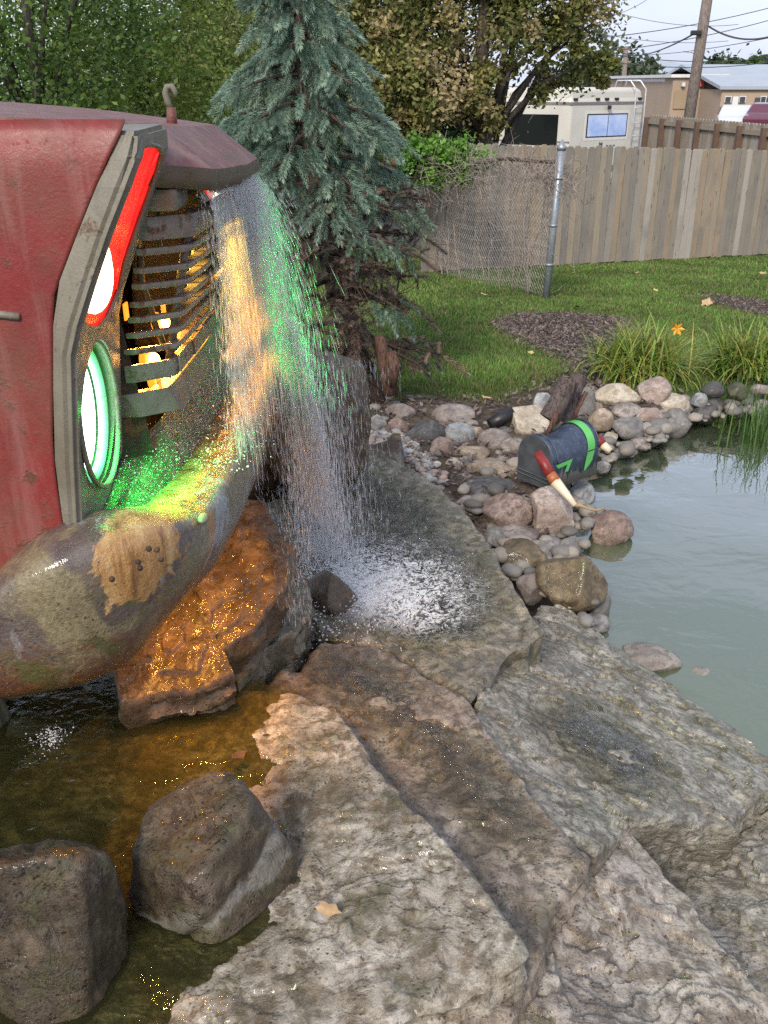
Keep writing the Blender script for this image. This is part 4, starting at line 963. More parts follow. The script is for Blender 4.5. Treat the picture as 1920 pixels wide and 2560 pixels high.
tr = t.n.new('ShaderNodeBsdfTransparent'); mx = t.n.new('ShaderNodeMixShader'); tl = t.n.new('ShaderNodeBsdfTranslucent'); t.sock(tl.inputs[0], (.8, .85, .85)); m2 = t.n.new('ShaderNodeMixShader'); m2.inputs[0].default_value = .5
t.set(Base_Color=(.75, .8, .8), Roughness=.1, Specular_IOR_Level=.9, Normal=t.bump(st, .6, .01)); t.l.new(al, mx.inputs[0])
t.l.new(t.b.outputs[0], m2.inputs[1]); t.l.new(tl.outputs[0], m2.inputs[2]); t.l.new(tr.outputs[0], mx.inputs[1]); t.l.new(m2.outputs[0], mx.inputs[2]); t.l.new(mx.outputs[0], t.out.inputs['Surface'])
M_film = t.m
link('water_film', mesh('water_film', V, F, True), M_film, water)
M_foamw = wmat('white_water', .8, .92, .3)
# second drop: white stream that leaves the bumper and lands on the upper slab
def stream(name, A, B, n, r0, r1, ww, seed, arc=.08, par=None, mat=None):
    rr = np.random.default_rng(seed); A = np.array(A); B = np.array(B); u = rr.uniform(0, 1, n)
    C = A[None] * (1 - u)[:, None] + B[None] * u[:, None]; out = np.array([B[0] - A[0], B[1] - A[1], 0]); C -= out[None] * (arc * 4 * (u * (1 - u)))[:, None] * -1
    rad = r0 + (r1 - r0) * u; C[:, 0] += rr.normal(0, 1, n) * rad; C[:, 1] += rr.normal(0, 1, n) * rad
    Vv = np.stack([rr.normal(0, .10, n) + (B - A)[0], rr.normal(0, .10, n) + (B - A)[1] * .5, np.full(n, -1.0 - 2 * 1)], -1)
    return link(name, streak_mesh(name, C, Vv, rr.uniform(.02, .07, n), rr.uniform(.3, 1, n) * ww), mat or M_drop, par or water)
a1 = PY(716, 800, 2.12); b1 = PZ(818, 1400, .635)
stream('white_stream', a1, b1, 6500, .012, .042, .0026, 11, mat=M_foamw)['kind'] = 'stuff'
stream('white_stream', a1 + Vector((.0, .05, -.05)), b1 + Vector((.05, .05, 0)), 1500, .04, .07, .0022, 12)['kind'] = 'stuff'
# water running over the tall boulder behind
rr = np.random.default_rng(21); n = 2600; px = np.clip(rr.normal(800, 75, n), 640, 1000); py = rr.uniform(900, 1330, n)
S = []; 
for a, b_ in zip(px, py):
    Y = 2.95 + (b_ - 900) / 430 * -.35 + rr.normal(0, .05); S.append(PY(a, b_, Y))
S = np.array([tuple(s) for s in S]); k = S[:, 2] > .63
Vv = np.stack([rr.normal(.12, .12, n), rr.normal(0, .05, n), np.full(n, -1.0)], -1)
link('falling_spray', streak_mesh('falling_spray', S[k], Vv[k], rr.uniform(.015, .05, n)[k], rr.uniform(.0008, .0022, n)[k]), M_fine, water)['kind'] = 'stuff'
# water leaving the bumper corner and splashing over the amber slab
n = 1300; px = rr.uniform(470, 780, n); py = rr.uniform(1180, 1560, n)
S = np.array([tuple(PY(a, b_, 2.15 - (b_ - 1180) / 380 * .25 + rr.normal(0, .06))) for a, b_ in zip(px, py)]); k = (S[:, 2] > .72) & (S[:, 0] > -.25)
Vv = np.stack([rr.normal(.05, .1, n), rr.normal(0, .05, n), np.full(n, -1.0)], -1)
link('falling_spray', streak_mesh('falling_spray', S[k], Vv[k], rr.uniform(.012, .04, n)[k], rr.uniform(.0008, .0020, n)[k]), M_fine, water)['kind'] = 'stuff'
# splash: beads thrown up where the water lands
def beads(name, n, seed, fn, r0, r1, mat, par, flat_=1.0):
    V0, F0 = ico(1); V0 = np.array([tuple(v) for v in V0]); F0 = np.array(F0); rr = np.random.default_rng(seed)
    C = fn(rr, n); n = len(C); r = r0 + (r1 - r0) * rr.uniform(0, 1, n) ** 3
    V = C[:, None, :] + V0[None] * np.stack([r * rr.uniform(.7, 1.5, n), r * rr.uniform(.7, 1.5, n), r * flat_], -1)[:, None, :]
    F = F0[None] + (np.arange(n) * len(V0))[:, None, None]; return link(name, mesh(name, V.reshape(-1, 3), F.reshape(-1, 3), True), mat, par)
M_foam = wmat('white_foam', .80, .9, .4)
lc = np.array(PZ(850, 1480, .63)); lc2 = np.array(PZ(800, 1400, .63))
def splash(rr, n):
    m = rr.uniform(0, 1, n) < .6; a = rr.uniform(0, 6.28, n); q = np.abs(rr.normal(0, .13, n)); h = np.abs(rr.normal(0, .038, n)) * np.exp(-q * 5)
    c = np.where(m[:, None], lc[None], lc2[None]); return np.stack([c[:, 0] + np.cos(a) * q * 1.0, c[:, 1] + np.sin(a) * q * 1.3, .63 + h], -1)
beads('splash_beads', 9000, 31, splash, .0007, .0034, M_foam, water)['kind'] = 'stuff'
def bump_splash(rr, n):
    y = rr.uniform(1.5, 2.25, n); x = np.array([interp([(1.4, -.30), (1.85, -.28), (2.3, -.32)], v) for v in y]) + rr.normal(0, .03, n)
    return np.stack([x, y, 1.372 + np.abs(rr.normal(0, .018, n))], -1)
beads('splash_beads', 1600, 33, bump_splash, .0006, .0022, M_foam, water)['kind'] = 'stuff'
def pan_splash(rr, n):
    i = rr.integers(20, 200, n); k = rr.uniform(0, 1, n); A = np.array([tuple(A_[q]) for q in i]); B = np.array([tuple(B_[q]) for q in i])
    C = A * (1 - k)[:, None] + B * k[:, None]; C[:, 2] += np.abs(rr.normal(0, .008, n)); return C
beads('splash_beads', 1800, 35, pan_splash, .0005, .0018, M_foam, water)['kind'] = 'stuff'
# moving film of water on the slabs, with lacy foam where it is stirred up
def film(name, px_poly, plane, dz, foam_c, foam_r, amp, sc, step=.009, seed=0, foam_amt=1.0):
    P = [PP(a, b_, plane) for a, b_ in px_poly]; poly = [(p.x, p.y) for p in P]; A = np.array(poly)
    xs = np.arange(A[:, 0].min(), A[:, 0].max(), step); ys = np.arange(A[:, 1].min(), A[:, 1].max(), step); X, Y = np.meshgrid(xs, ys)
    d = sdist(poly, X, Y); a, gx_, gy_ = plane
    Z = a + gx_ * X + gy_ * Y + dz + np.array([[noise.noise((x * sc, y * sc, seed)) + .5 * noise.noise((x * sc * 2.3, y * sc * 2.3, seed + 5)) for x in xs] for y in ys]) * amp
    I = np.arange(X.size).reshape(X.shape); Fq = np.stack([I[:-1, :-1], I[:-1, 1:], I[1:, 1:], I[1:, :-1]], -1).reshape(-1, 4)
    k = d.ravel()[Fq].max(1) < 0
    fo = np.exp(-((X - foam_c[0]) ** 2 + (Y - foam_c[1]) ** 2) / foam_r ** 2) * foam_amt; ed = np.clip(-d / .14, 0, 1)
    me = mesh(name, np.stack([X, Y, Z], -1).reshape(-1, 3), Fq[k], True, np.stack([fo, ed, fo * 0], -1).reshape(-1, 3)); return me
t = NT('running_water'); pos = t.tc.outputs['Object']; sp = t.n.new('ShaderNodeSeparateColor'); t.l.new(t.attr(), sp.inputs[0])
nz = t.n.new('ShaderNodeTexNoise'); nz.inputs['Scale'].default_value = 22; nz.inputs['Detail'].default_value = 4; t.l.new(pos, nz.inputs['Vector'])
vs_ = t.n.new('ShaderNodeVectorMath'); vs_.operation = 'SCALE'; vs_.inputs['Scale'].default_value = .09; t.l.new(nz.outputs['Color'], vs_.inputs[0])
va_ = t.n.new('ShaderNodeVectorMath'); t.l.new(pos, va_.inputs[0]); t.l.new(vs_.outputs[0], va_.inputs[1])
n1 = t.noise(38, 6, .7, pos, 2.0); v1 = t.voro(34, 'DISTANCE_TO_EDGE', va_.outputs[0]); n2 = t.noise(14, 5, .6, pos, 1.2)
rid = t.math('SUBTRACT', 1.0, t.math('ABSOLUTE', t.math('SUBTRACT', t.math('MULTIPLY', t.noise(19, 8, .62, va_.outputs[0], 2.2), 2.0), 1.0)))
lace = t.math('ADD', t.rng(rid, .84, 1.0, 0, .38), t.math('MULTIPLY', n1, .55)); lace = t.math('ADD', lace, t.math('MULTIPLY', n2, .35)); lace = t.math('ADD', lace, t.math('MULTIPLY', sp.outputs[0], .62))
fm = t.rng(lace, .86, 1.25, 0, .72, True); fm = t.math('MULTIPLY', fm, sp.outputs[1])
nrm = t.bump(t.noise(55, 4, .6, pos, 1.2), 1.0, .012)
tr = t.n.new('ShaderNodeBsdfTransparent'); t.sock(tr.inputs[0], (.93, .93, .88)); gl = t.n.new('ShaderNodeBsdfGlossy'); gl.inputs['Roughness'].default_value = .06; t.l.new(nrm, gl.inputs['Normal'])
fr = t.n.new('ShaderNodeFresnel'); fr.inputs['IOR'].default_value = 1.36; t.l.new(nrm, fr.inputs['Normal'])
ms = t.n.new('ShaderNodeMixShader'); t.l.new(t.math('MULTIPLY', t.math('MULTIPLY', fr.outputs[0], sp.outputs[1]), 1.3, True), ms.inputs[0]); t.l.new(tr.outputs[0], ms.inputs[1]); t.l.new(gl.outputs[0], ms.inputs[2])
df = t.n.new('ShaderNodeBsdfDiffuse'); t.sock(df.inputs[0], (.82, .84, .85)); m3 = t.n.new('ShaderNodeMixShader'); t.l.new(fm, m3.inputs[0]); t.l.new(ms.outputs[0], m3.inputs[1]); t.l.new(df.outputs[0], m3.inputs[2])
t.l.new(m3.outputs[0], t.out.inputs['Surface']); t.n.remove(t.b); M_run = t.m
fc = PZ(870, 1500, .63)
o = link('running_water', film('running_water', [(650, 1250), (720, 1190), (900, 1170), (1060, 1220), (1230, 1400), (1290, 1540), (1200, 1640), (1060, 1640), (930, 1600), (830, 1570), (770, 1500), (720, 1400)], (.62, 0, 0), .022, (fc.x + .03, fc.y), .36, .006, 26), M_run, water)
o = link('running_water', film('running_water', [(740, 1690), (820, 1610), (1000, 1660), (1180, 1800), (1330, 1990), (1400, 2110), (1330, 2180), (1180, 2080), (950, 1850)], (.655, -.012, 0), .010, (0, 9), .1, .004, 30, foam_amt=0), M_run, water)
o = link('running_water', film('running_water', [(1260, 1800), (1380, 1720), (1500, 1760), (1700, 1900), (1720, 1990), (1600, 2040), (1420, 1900)], (.47 + .36 * .478 + .123 * 2.32, -.36, -.123), .012, (9, 9), .1, .004, 30, foam_amt=0), M_run, water)
# little splash ring in the upper pool
sc1 = PZ(130, 1850, .69)
def ps(rr, n):
    a = rr.uniform(0, 6.28, n); q = np.abs(rr.normal(0, .03, n)); return np.stack([sc1.x + np.cos(a) * q, sc1.y + np.sin(a) * q, .69 + np.abs(rr.normal(0, .012, n)) * np.exp(-q * 20)], -1)
beads('splash_beads', 260, 41, ps, .0006, .0025, M_foam, water)['kind'] = 'stuff'
# ------------------------------------------------------------------ mailbox, logs and painted poles at the pond corner
t = NT('mailbox_enamel'); pos = t.tc.outputs['Object']
n1 = t.noise(28, 8, .7, pos); n2 = t.noise(120, 4, .7, pos); zz = t.xyz(pos)[2]
navy = t.ramp(n1, [(.3, (.022, .032, .055)), (.55, (.045, .062, .10)), (.75, (.10, .12, .16))])
navy = t.mix(t.rng(n2, .64, .70, 0, .7), navy, (.42, .45, .48))
drips = t.noise(42, 5, .7, t.mapping((1, 1, .12), co=pos), .4)
bare = t.rng(t.math('ADD', t.math('MULTIPLY', zz, 7.0), t.math('MULTIPLY', drips, -1.3)), -.40, -.30, 1, 0)
colr = t.mix(bare, navy, (.27, .26, .23)); M_mb = t.set(Base_Color=colr, Roughness=.38, Metallic=.15, Normal=t.bump(n1, .25, .004))
M_lime = flat('lime_green_paint', (.10, .42, .10), .4, var=.2); M_door = flat('dull_zinc_door', (.085, .095, .105), .35, .3, var=.35, sc=14)
FL, FR, RR_ = PZ(1294, 1192, .50), PZ(1376, 1226, .50), PZ(1490, 1186, .50)
FR = FL + (FR - FL) * 1.0; ax = (RR_ - FR); LN = ax.length; ax.normalize(); wx = (FL - FR); WD = wx.length; wx = (wx - ax * wx.dot(ax)).normalized()
mb = empty('mailbox', (FL + FR + RR_) / 3, 'dented dark blue mailbox with a lime green stripe and arrow, tilted over the pond stones', 'mailbox')
def mb_prof(s, hh, inset=0.0, n=18):
    """arched outline across the box at fraction s along it"""
    w = WD / 2 - inset; st = hh - w; P = [(-w, inset), (w, inset)]
    P += [(w * math.cos(a), max(inset, st) + w * math.sin(a)) for a in [math.pi * i / n for i in range(n + 1)]]
    o = FR + wx * (WD / 2) + ax * (LN * s)
    return [o + wx * (-x) + Vector((0, 0, z)) for x, z in P]
H_ = .205; V = []; F = []; NS = 26; npf = len(mb_prof(0, H_))
for i in range(NS + 1):
    s = i / NS; dent = .022 * math.exp(-((s - .36) / .20) ** 2)
    for p in mb_prof(s, H_ + .012 * s):
        zrel = p.z - .50; k = max(0, (zrel - .10) / .11); V.append(p + Vector((0, 0, -dent * k)) + Vector((0, 0, .0015 * fbm((p.x, p.y, p.z), 3, 20, 2))))
for i in range(NS):
    for k in range(npf): a = i * npf; F.append((a + k, a + (k + 1) % npf, a + npf + (k + 1) % npf, a + npf + k))
F.append(tuple(NS * npf + k for k in range(npf)))
me = mesh('body', V, F, True)
c0 = Vector(mb.location)
def mbo(name, me, mat, parent=None):
    for v in me.vertices: v.co = v.co - c0
    o = bpy.data.objects.new(name, me); COL.objects.link(o); me.materials.append(mat); o.parent = parent or mb; return o
mbo('body', me, M_mb)
P0 = mb_prof(-.025, H_ + .004, -.003); P1 = mb_prof(.0, H_ + .004, -.003); V = P0 + P1; n = len(P0)
door = mbo('door', mesh('door', V, [tuple(range(n))[::-1], tuple(n + k for k in range(n))] + [(k, (k + 1) % n, n + (k + 1) % n, n + k) for k in range(n)]), M_door)
b = Bag()
o_ = FR + ax * (LN * -.04)
for zz_ in (.028, .045): b.tube([o_ + wx * (WD * .04) + Vector((0, 0, zz_)), o_ + wx * (WD * .96) + Vector((0, 0, zz_))], .003, 6)
mbo('door_rib', mesh('door_rib', b.v, b.f), M_door, door)
for s_ in (.0, .10, .985):
    b = Bag(); pr = [p for p in mb_prof(s_, H_ + .012 * s_ + .002 - (.004 if s_ == .1 else 0), -.002)][2:]; b.tube(pr, .0035, 6); mbo('rim', mesh('rim', b.v, b.f, True), M_mb)
# the green hoop stripe near the back and the angular mark at the front of the visible side
def on_side(s, z):       # right flank
    return FR + ax * (LN * s) + Vector((0, 0, z)) - wx * .003
V = []; F = []; w = WD / 2 + .003; k = 0
for i in range(25):
    a = math.pi * i / 24 if i < 25 else 0
    for s_ in (.74 + .02 * math.sin(a), .90):
        o_ = FR + wx * (WD / 2) + ax * (LN * s_); hh = H_ + .012 * s_ - WD / 2
        V.append(o_ + wx * (-w * math.cos(a)) + Vector((0, 0, hh + w * math.sin(a) + .001)))
    if i: F.append((2 * i - 2, 2 * i - 1, 2 * i + 1, 2 * i))
n0 = len(V)
for j, (z, s0, s1) in enumerate([(H_ - WD / 2 + .005, .74, .90), (.075, .71, .86), (.055, .70, .79), (.040, .70, .72)]):
    V += [on_side(s0, z), on_side(s1, z)]
    if j: F.append((n0 + 2 * j - 2, n0 + 2 * j - 1, n0 + 2 * j + 1, n0 + 2 * j))
mbo('green_stripe', mesh('green_stripe', V, F, False), M_lime)
ar = [(.06, .105), (.42, .112), (.34, .062), (.27, .062), (.31, .093), (.12, .088)]
mbo('green_arrow', mesh('green_arrow', [on_side(*p) for p in ar], [(0, 1, 4, 5), (1, 2, 3, 4)]), M_lime)
# wood
def wood(name, c1, c2, sc=1, rough=.85):
    t = NT(name); pos = t.co; gr = t.noise(9 * sc, 8, .7, t.mapping((6, 6, .6), co=pos), 1.2); cr = t.noise(30 * sc, 6, .7, t.mapping((5, 5, .5), co=pos))
    c = t.ramp(gr, [(.3, c1), (.7, c2)]); c = t.mix(t.rng(cr, .42, .5, .8, 0), c, tuple(x * .3 for x in c1))
    return t.set(Base_Color=c, Roughness=rough, Normal=t.bump(t.math('ADD', gr, cr), .7, .008), Specular_IOR_Level=.25)
M_log = wood('weathered_grey_log', (.055, .042, .04), (.16, .125, .12)); M_end = wood('log_cut_end', (.16, .10, .10), (.32, .22, .215)); M_stick = wood('brown_stick', (.07, .035, .025), (.17, .10, .075))
def log(top, bot, r, label, seed, name='log'):
    A = Vector(top); B = Vector(bot); n = 22; pts = [A.lerp(B, i / (n - 1)) + Vector((fbm((i * .2, seed, 0), 2), fbm((i * .2, seed, 5), 2), 0)) * .004 for i in range(n)]
    V, F = tube_data(pts, [r * (1 - .0 * i) for i in range(n)], 20, True)
    cen = [p for p in pts]; V2 = []
    for i, v in enumerate(V):
        c = pts[i // 20]; d = (v - c); a = (i % 20) / 20 * 6.28; k = 1 + .10 * fbm((math.cos(a) * 2, math.sin(a) * 2, (i // 20) * .06 + seed), 4, 1.5) ; V2.append(c + d * k)
    e = empty(name, B, label, 'log', 'logs wedged behind the mailbox'); o = link('trunk', mesh('trunk', V2, F[:-2], True), M_log, e)
    ring = V2[:20]; link('cut_end', mesh('cut_end', ring + [sum(ring, Vector()) / 20 + (A - B).normalized() * .004], [(20, k, (k + 1) % 20) for k in range(20)]), M_end, e); return e
log(PY(1425, 950, 3.72), PY(1372, 1048, 3.66), .042, 'thick weathered log with a pinkish cut end, leaning behind the mailbox, nearer one', 1)
log(PY(1449, 938, 3.86), PY(1404, 1055, 3.78), .036, 'weathered log just behind the thicker one, its cut end in shade', 2)
st = tube('stick', [PY(1394, 1028, 3.60), PY(1381, 1060, 3.60), PY(1362, 1096, 3.60)], [.011, .012, .010], M_stick, n=9, wob=.15); tag(st, 'short brown stick standing against the front of the thick log', 'stick')
st = tube('stick', [PY(1466, 980, 3.82), PY(1444, 1020, 3.80), PY(1425, 1060, 3.78)], [.010, .012, .012], M_stick, n=9, wob=.15); tag(st, 'slim brown branch leaning on the right side of the logs', 'stick')
M_rp = flat('chipped_red_paint', (.20, .018, .015), .4, var=.4, sc=20); M_wp = flat('cream_white_paint', (.62, .54, .40), .45, var=.12, sc=20); M_or = flat('rusty_orange_band', (.30, .09, .03), .5)
def pole(lab, segs, radii, name='painted_pole', extra=None):
    e = empty(name, segs[0][0], lab, 'pole', 'red and white painted poles through the mailbox')
    for (A, B, mat, nm), (r0, r1) in zip(segs, radii): tube(nm, [A, A.lerp(B, .5) + Vector((0, 0, .001)), B], [r0, (r0 + r1) / 2, r1], mat, e, n=14, wob=.06)
    return e
q = lambda x, y, Y: PY(x, y, Y)
A0, A1, A2, A3 = q(1345, 1133, 3.34), q(1376, 1186, 3.27), q(1388, 1204, 3.25), q(1438, 1264, 3.18)
e = pole('long pole before the mailbox door, red above, cream white below, ending in a twig', [(A0, A1, M_rp, 'red_part'), (A1, A2, M_or, 'orange_band'), (A2, A3, M_wp, 'white_part')], [(.019, .021), (.021, .022), (.022, .010)])
tube('twig', [A3, q(1452, 1264, 3.17), q(1470, 1272, 3.17), q(1490, 1276, 3.18), q(1508, 1270, 3.2), q(1514, 1276, 3.2)], [.008, .006, .004, .005, .006, .003], flat('dry_twig', (.30, .22, .13), .8), e, n=7, wob=.3)
B0, B1, B2 = q(1490, 1095, 3.66), q(1506, 1112, 3.64), q(1526, 1128, 3.62)
pole('short red and white pole end sticking out behind the mailbox', [(B0, B1, M_rp, 'red_part'), (B1, B2, M_wp, 'white_part')], [(.024, .021), (.020, .013)])
dp = tube('drain_pipe', [PY(1225, 1062, 4.30), PY(1250, 1048, 4.32), PY(1282, 1030, 4.34)], [.030, .034, .034], flat('black_plastic', (.012, .012, .014), .45), n=14); tag(dp, 'short black drain pipe poking out beside the cream slab on the lawn edge', 'pipe')

# ------------------------------------------------------------------ planting
def leafmat(name, rough=.55, trans=.35, spec=.35):
    t = NT(name); tl = t.n.new('ShaderNodeBsdfTranslucent'); mx = t.n.new('ShaderNodeMixShader'); mx.inputs[0].default_value = trans
    c = t.attr(); t.l.new(c, t.b.inputs['Base Color']); t.l.new(c, tl.inputs[0]); t.b.inputs['Roughness'].default_value = rough; t.b.inputs['Specular IOR Level'].default_value = spec
    t.l.new(t.b.outputs[0], mx.inputs[1]); t.l.new(tl.outputs[0], mx.inputs[2]); t.l.new(mx.outputs[0], t.out.inputs['Surface']); return t.m
M_leaf = leafmat('leaf_surface'); M_blade = leafmat('blade_surface', .5, .4); M_needle = leafmat('needle_surface', .6, .2, .3)
def pal(rr, n, cols, var=.25):
    c = np.array(cols)[rr.integers(0, len(cols), n)]; return np.clip(c * rr.uniform(1 - var, 1 + var, (n, 1)), 0, 1)
def blades(name, root, n, L, W, cols, seed, spread=.10, arch=1.0, tilt=(.15, 1.1), seg=6, mat=None, parent=None, dirs=None):
    rr = np.random.default_rng(seed); a = rr.uniform(0, 6.283, n); th = rr.uniform(*tilt, n); l = L * rr.uniform(.6, 1.1, n)
    B = np.stack([root[0] + rr.normal(0, spread, n), root[1] + rr.normal(0, spread, n), np.full(n, root[2])], -1)
    wd = W * rr.uniform(.6, 1.2, n); V = []; s = np.linspace(0, 1, seg)
    ca, sa = np.cos(a), np.sin(a); P = B.copy(); rows = []
    for i in range(seg):
        t_ = th + arch * 1.5 * s[i] ** 1.4 * (.5 + th)
        t_ = np.minimum(t_, 2.7)
        if i: P = P + np.stack([np.sin(t_) * ca, np.sin(t_) * sa, np.cos(t_)], -1) * (l / (seg - 1))[:, None]
        w_ = wd * (1 - s[i] ** 2.5) * .5 + .0004
        side = np.stack([-sa, ca, np.zeros(n)], -1) * w_[:, None]; rows += [P - side, P + side]
    V = np.stack(rows, 1).reshape(-1, 3); o = (np.arange(n) * 2 * seg)[:, None, None]
    T = np.array([[2 * i, 2 * i + 1, 2 * i + 3, 2 * i + 2] for i in range(seg - 1)]); F = (o + T[None]).reshape(-1, 4)
    c = np.repeat(pal(rr, n, cols), 2 * seg, 0); return link(name, mesh(name, V, F, False, c), mat or M_blade, parent)
lil = [(.19, .32, .05), (.28, .40, .07), (.10, .20, .03), (.34, .38, .08), (.44, .34, .09), (.07, .13, .03), (.30, .36, .10)]
for i, (px, py, L, n, sp_, lab) in enumerate([(1600, 935, .44, 1000, .15, 'full clump of arching yellow green leaves with one orange flower, left one'), (1862, 925, .42, 760, .13, 'clump of arching yellow green leaves without a flower, right one at the frame edge'), (1965, 900, .40, 420, .12, 'clump of arching leaves cut off by the right edge of the frame')]):
    p = PP(px, py, (.43, 0, 0)); e = empty('daylily', p, lab, 'plant', 'daylily clumps on the far bank'); blades('leaves', p, n, L * .82, .011, lil, 50 + i, sp_ * .70, .85, (.04, .85), 7, parent=e)['kind'] = 'stuff'
    if i == 0:
        f = PY(1693, 822, p.y - .05); tube('flower_stem', [p + Vector((.05, 0, 0)), (p + f) / 2 + Vector((.0, 0, .05)), f], .003, flat('green_stem', (.08, .13, .03), .6), e, n=5)
        V = []; F = []
        for k in range(6):
            a = k * 1.047; d = Vector((math.cos(a), -.25, math.sin(a))); s_ = Vector((-math.sin(a), 0, math.cos(a))); o_ = len(V)
            V += [f, f + d * .022 + s_ * .010, f + d * .042 + Vector((0, -.008, 0)), f + d * .022 - s_ * .010]; F.append((o_, o_ + 1, o_ + 2, o_ + 3))
        link('flower', mesh('flower', V, F), flat('orange_petal', (.75, .33, .02), .5), e)
reedc = [(.06, .14, .03), (.09, .18, .04), (.12, .20, .05), (.04, .09, .02)]
for i, (px, py, lab) in enumerate([(1892, 1120, 'reeds standing in the pond at the right edge, nearest clump'), (1856, 1060, 'thin reeds in the water in front of the dark stones'), (1935, 1085, 'reeds half cut by the right edge, behind the nearest clump')]):
    p = PZ(px, py, POND_Z - .03); e = empty('reeds', p, lab, 'plant', 'reeds in the pond'); blades('leaves', p, [90, 45, 80][i], .30, .006, reedc, 70 + i, .075, .35, (.02, .28), 6, parent=e)['kind'] = 'stuff'
# lawn
def lawn(n, seed):
    rr = np.random.default_rng(seed); Y = 4.75 + (15.5 - 4.75) * rr.uniform(0, 1, n) ** 1.7; half = .50 * Y + .3
    X = rr.uniform(-.75, 1, n) * half; X = np.where(X < -.9, -X * .9, X)
    d = np.minimum(np.minimum(sdist(mulch, X, Y), sdist(bank, X, Y)), sdist(dirtpatch, X, Y)); edge = rr.normal(.03, .07, n)
    k = (d > edge) & (sdist(POND, X, Y) > .2); X, Y = X[k], Y[k]; n = len(X)
    nz = np.array([noise.noise((x * 1.3, y * 1.3, 0)) for x, y in zip(X, Y)]); nz2 = np.array([noise.noise((x * 6, y * 6, 9)) for x, y in zip(X, Y)])
    Z = ground_z(X, Y) + .0; h = (.028 + .016 * nz2 + .012 * nz) * rr.uniform(.5, 1.5, n); h = np.maximum(h, .01); w = .0028 + .0011 * (Y - 4)
    a = rr.uniform(0, 6.283, n); lean = rr.uniform(.1, .9, n) * h; th = rr.uniform(0, 6.283, n)
    B = np.stack([X, Y, Z - .004], -1); s = np.stack([np.cos(a) * w, np.sin(a) * w, 0 * w], -1); T = B + np.stack([np.cos(th) * lean, np.sin(th) * lean, h + .006], -1)
    V = np.stack([B - s, B + s, T], 1).reshape(-1, 3); F = np.arange(n * 3).reshape(-1, 3)
    c = pal(rr, n, [(.10, .21, .038), (.13, .26, .05), (.075, .155, .028), (.19, .29, .07), (.25, .26, .10)], .25) * (1 + .45 * nz)[:, None]
    dry = rr.uniform(0, 1, n) < np.clip(.10 + .5 * nz2 + np.clip(.25 - d[k], 0, .25) * 1.2, 0, .7); c[dry] = np.array([.19, .16, .08]) * rr.uniform(.6, 1.2, (dry.sum(), 1))
    return mesh('grass', V, F, False, np.repeat(np.clip(c, 0, 1), 3, 0))
tag(link('grass', lawn(330000, 5), M_blade), 'mown green lawn between the pond bank and the fences', 'lawn', kind='stuff')
# wood chips and litter on the bare patches
def chips(name, polys, n, seed, cols, L=.03):
    rr = np.random.default_rng(seed); Vs = []
    X = []; Y = []
    for poly, m in zip(polys, n):
        P = np.array(poly); x = rr.uniform(P[:, 0].min(), P[:, 0].max(), m * 3); y = rr.uniform(P[:, 1].min(), P[:, 1].max(), m * 3); k = (sdist(poly, x, y) < rr.normal(0, .05, m * 3)) & (sdist(POND, x, y) > .08); X.append(x[k]); Y.append(y[k])
    X = np.concatenate(X); Y = np.concatenate(Y); N = len(X); a = rr.uniform(0, 6.28, N); l = L * rr.uniform(.3, 1.2, N); w = l * rr.uniform(.15, .6, N)
    C = np.stack([X, Y, ground_z(X, Y) + .018 + rr.uniform(0, .012, N)], -1); u = np.stack([np.cos(a) * l, np.sin(a) * l, rr.uniform(-.6, .6, N) * l], -1); v = np.stack([-np.sin(a) * w, np.cos(a) * w, rr.uniform(-.5, .5, N) * w], -1)
    V = np.stack([C - u, C - v, C + u, C + v], 1).reshape(-1, 3); return link(name, mesh(name, V, np.arange(N * 4).reshape(-1, 4), False, np.repeat(pal(rr, N, cols, .3), 4, 0)), M_blade)
chc = [(.20, .155, .13), (.12, .09, .075), (.28, .22, .19), (.07, .05, .04), (.24, .18, .15)]
tag(chips('wood_chips', [mulch, dirtpatch, bank], [5200, 900, 2600], 3, chc, .022), 'old wood chips and dry litter on the bare soil beside the lawn', 'wood chips', kind='stuff')
# fallen leaves one can pick out
def leaf_mesh(s, seed=0):
    rr = random.Random(seed); V = [(0, 0, .002)]; n = 14
    for i in range(n):
        a = 2 * math.pi * i / n; r = s * (1 + .28 * math.cos(5 * a) * rr.uniform(.6, 1.2)); V.append((math.cos(a) * r * 1.3, math.sin(a) * r * .8, .2 * s * rr.random() + .25 * s * math.cos(a) ** 2))
    return mesh('fallen_leaf', V, [(0, 1 + i, 1 + (i + 1) % n) for i in range(n)], True)
M_tl = flat('dry_tan_leaf', (.42, .28, .15), .7, var=.35, sc=40); M_yl = flat('dry_yellow_leaf', (.50, .42, .14), .7, var=.3, sc=40)
p = PP(822, 2292, PA) + Vector((0, 0, .016)); o = link('fallen_leaf', leaf_mesh(.016, 2), M_tl, loc=p); o.rotation_euler = (.15, 0, -.45); tag(o, 'tan leaf lying wet on the pale front slab', 'leaf')
p = PP(596, 1915, PA); o = link('fallen_leaf', leaf_mesh(.015, 5), flat('wet_brown_leaf', (.10, .05, .02), .4, var=.35, sc=40), loc=Vector((p.x, p.y, .705))); o.rotation_euler = (0, .2, .7); tag(o, 'dark brown leaf at the pool rim behind the largest boulder', 'leaf')
ll = ['pale yellow leaf on the lawn just right of the steel fence post', 'largest curled tan leaf, near the top right of the lawn above the daylilies', 'small yellow leaf left of the largest tan leaf', 'yellow leaf at the far right of the lawn', 'tiny pale leaf in the middle of the near lawn', 'yellow leaf at the left of the near lawn', 'small tan leaf on the grass below the chain link fence', 'small yellow leaf on the far lawn in front of the wooden fence', 'tan leaf lying between the fence post and the bare patch', 'pale leaf at the lawn edge above the cream slab']
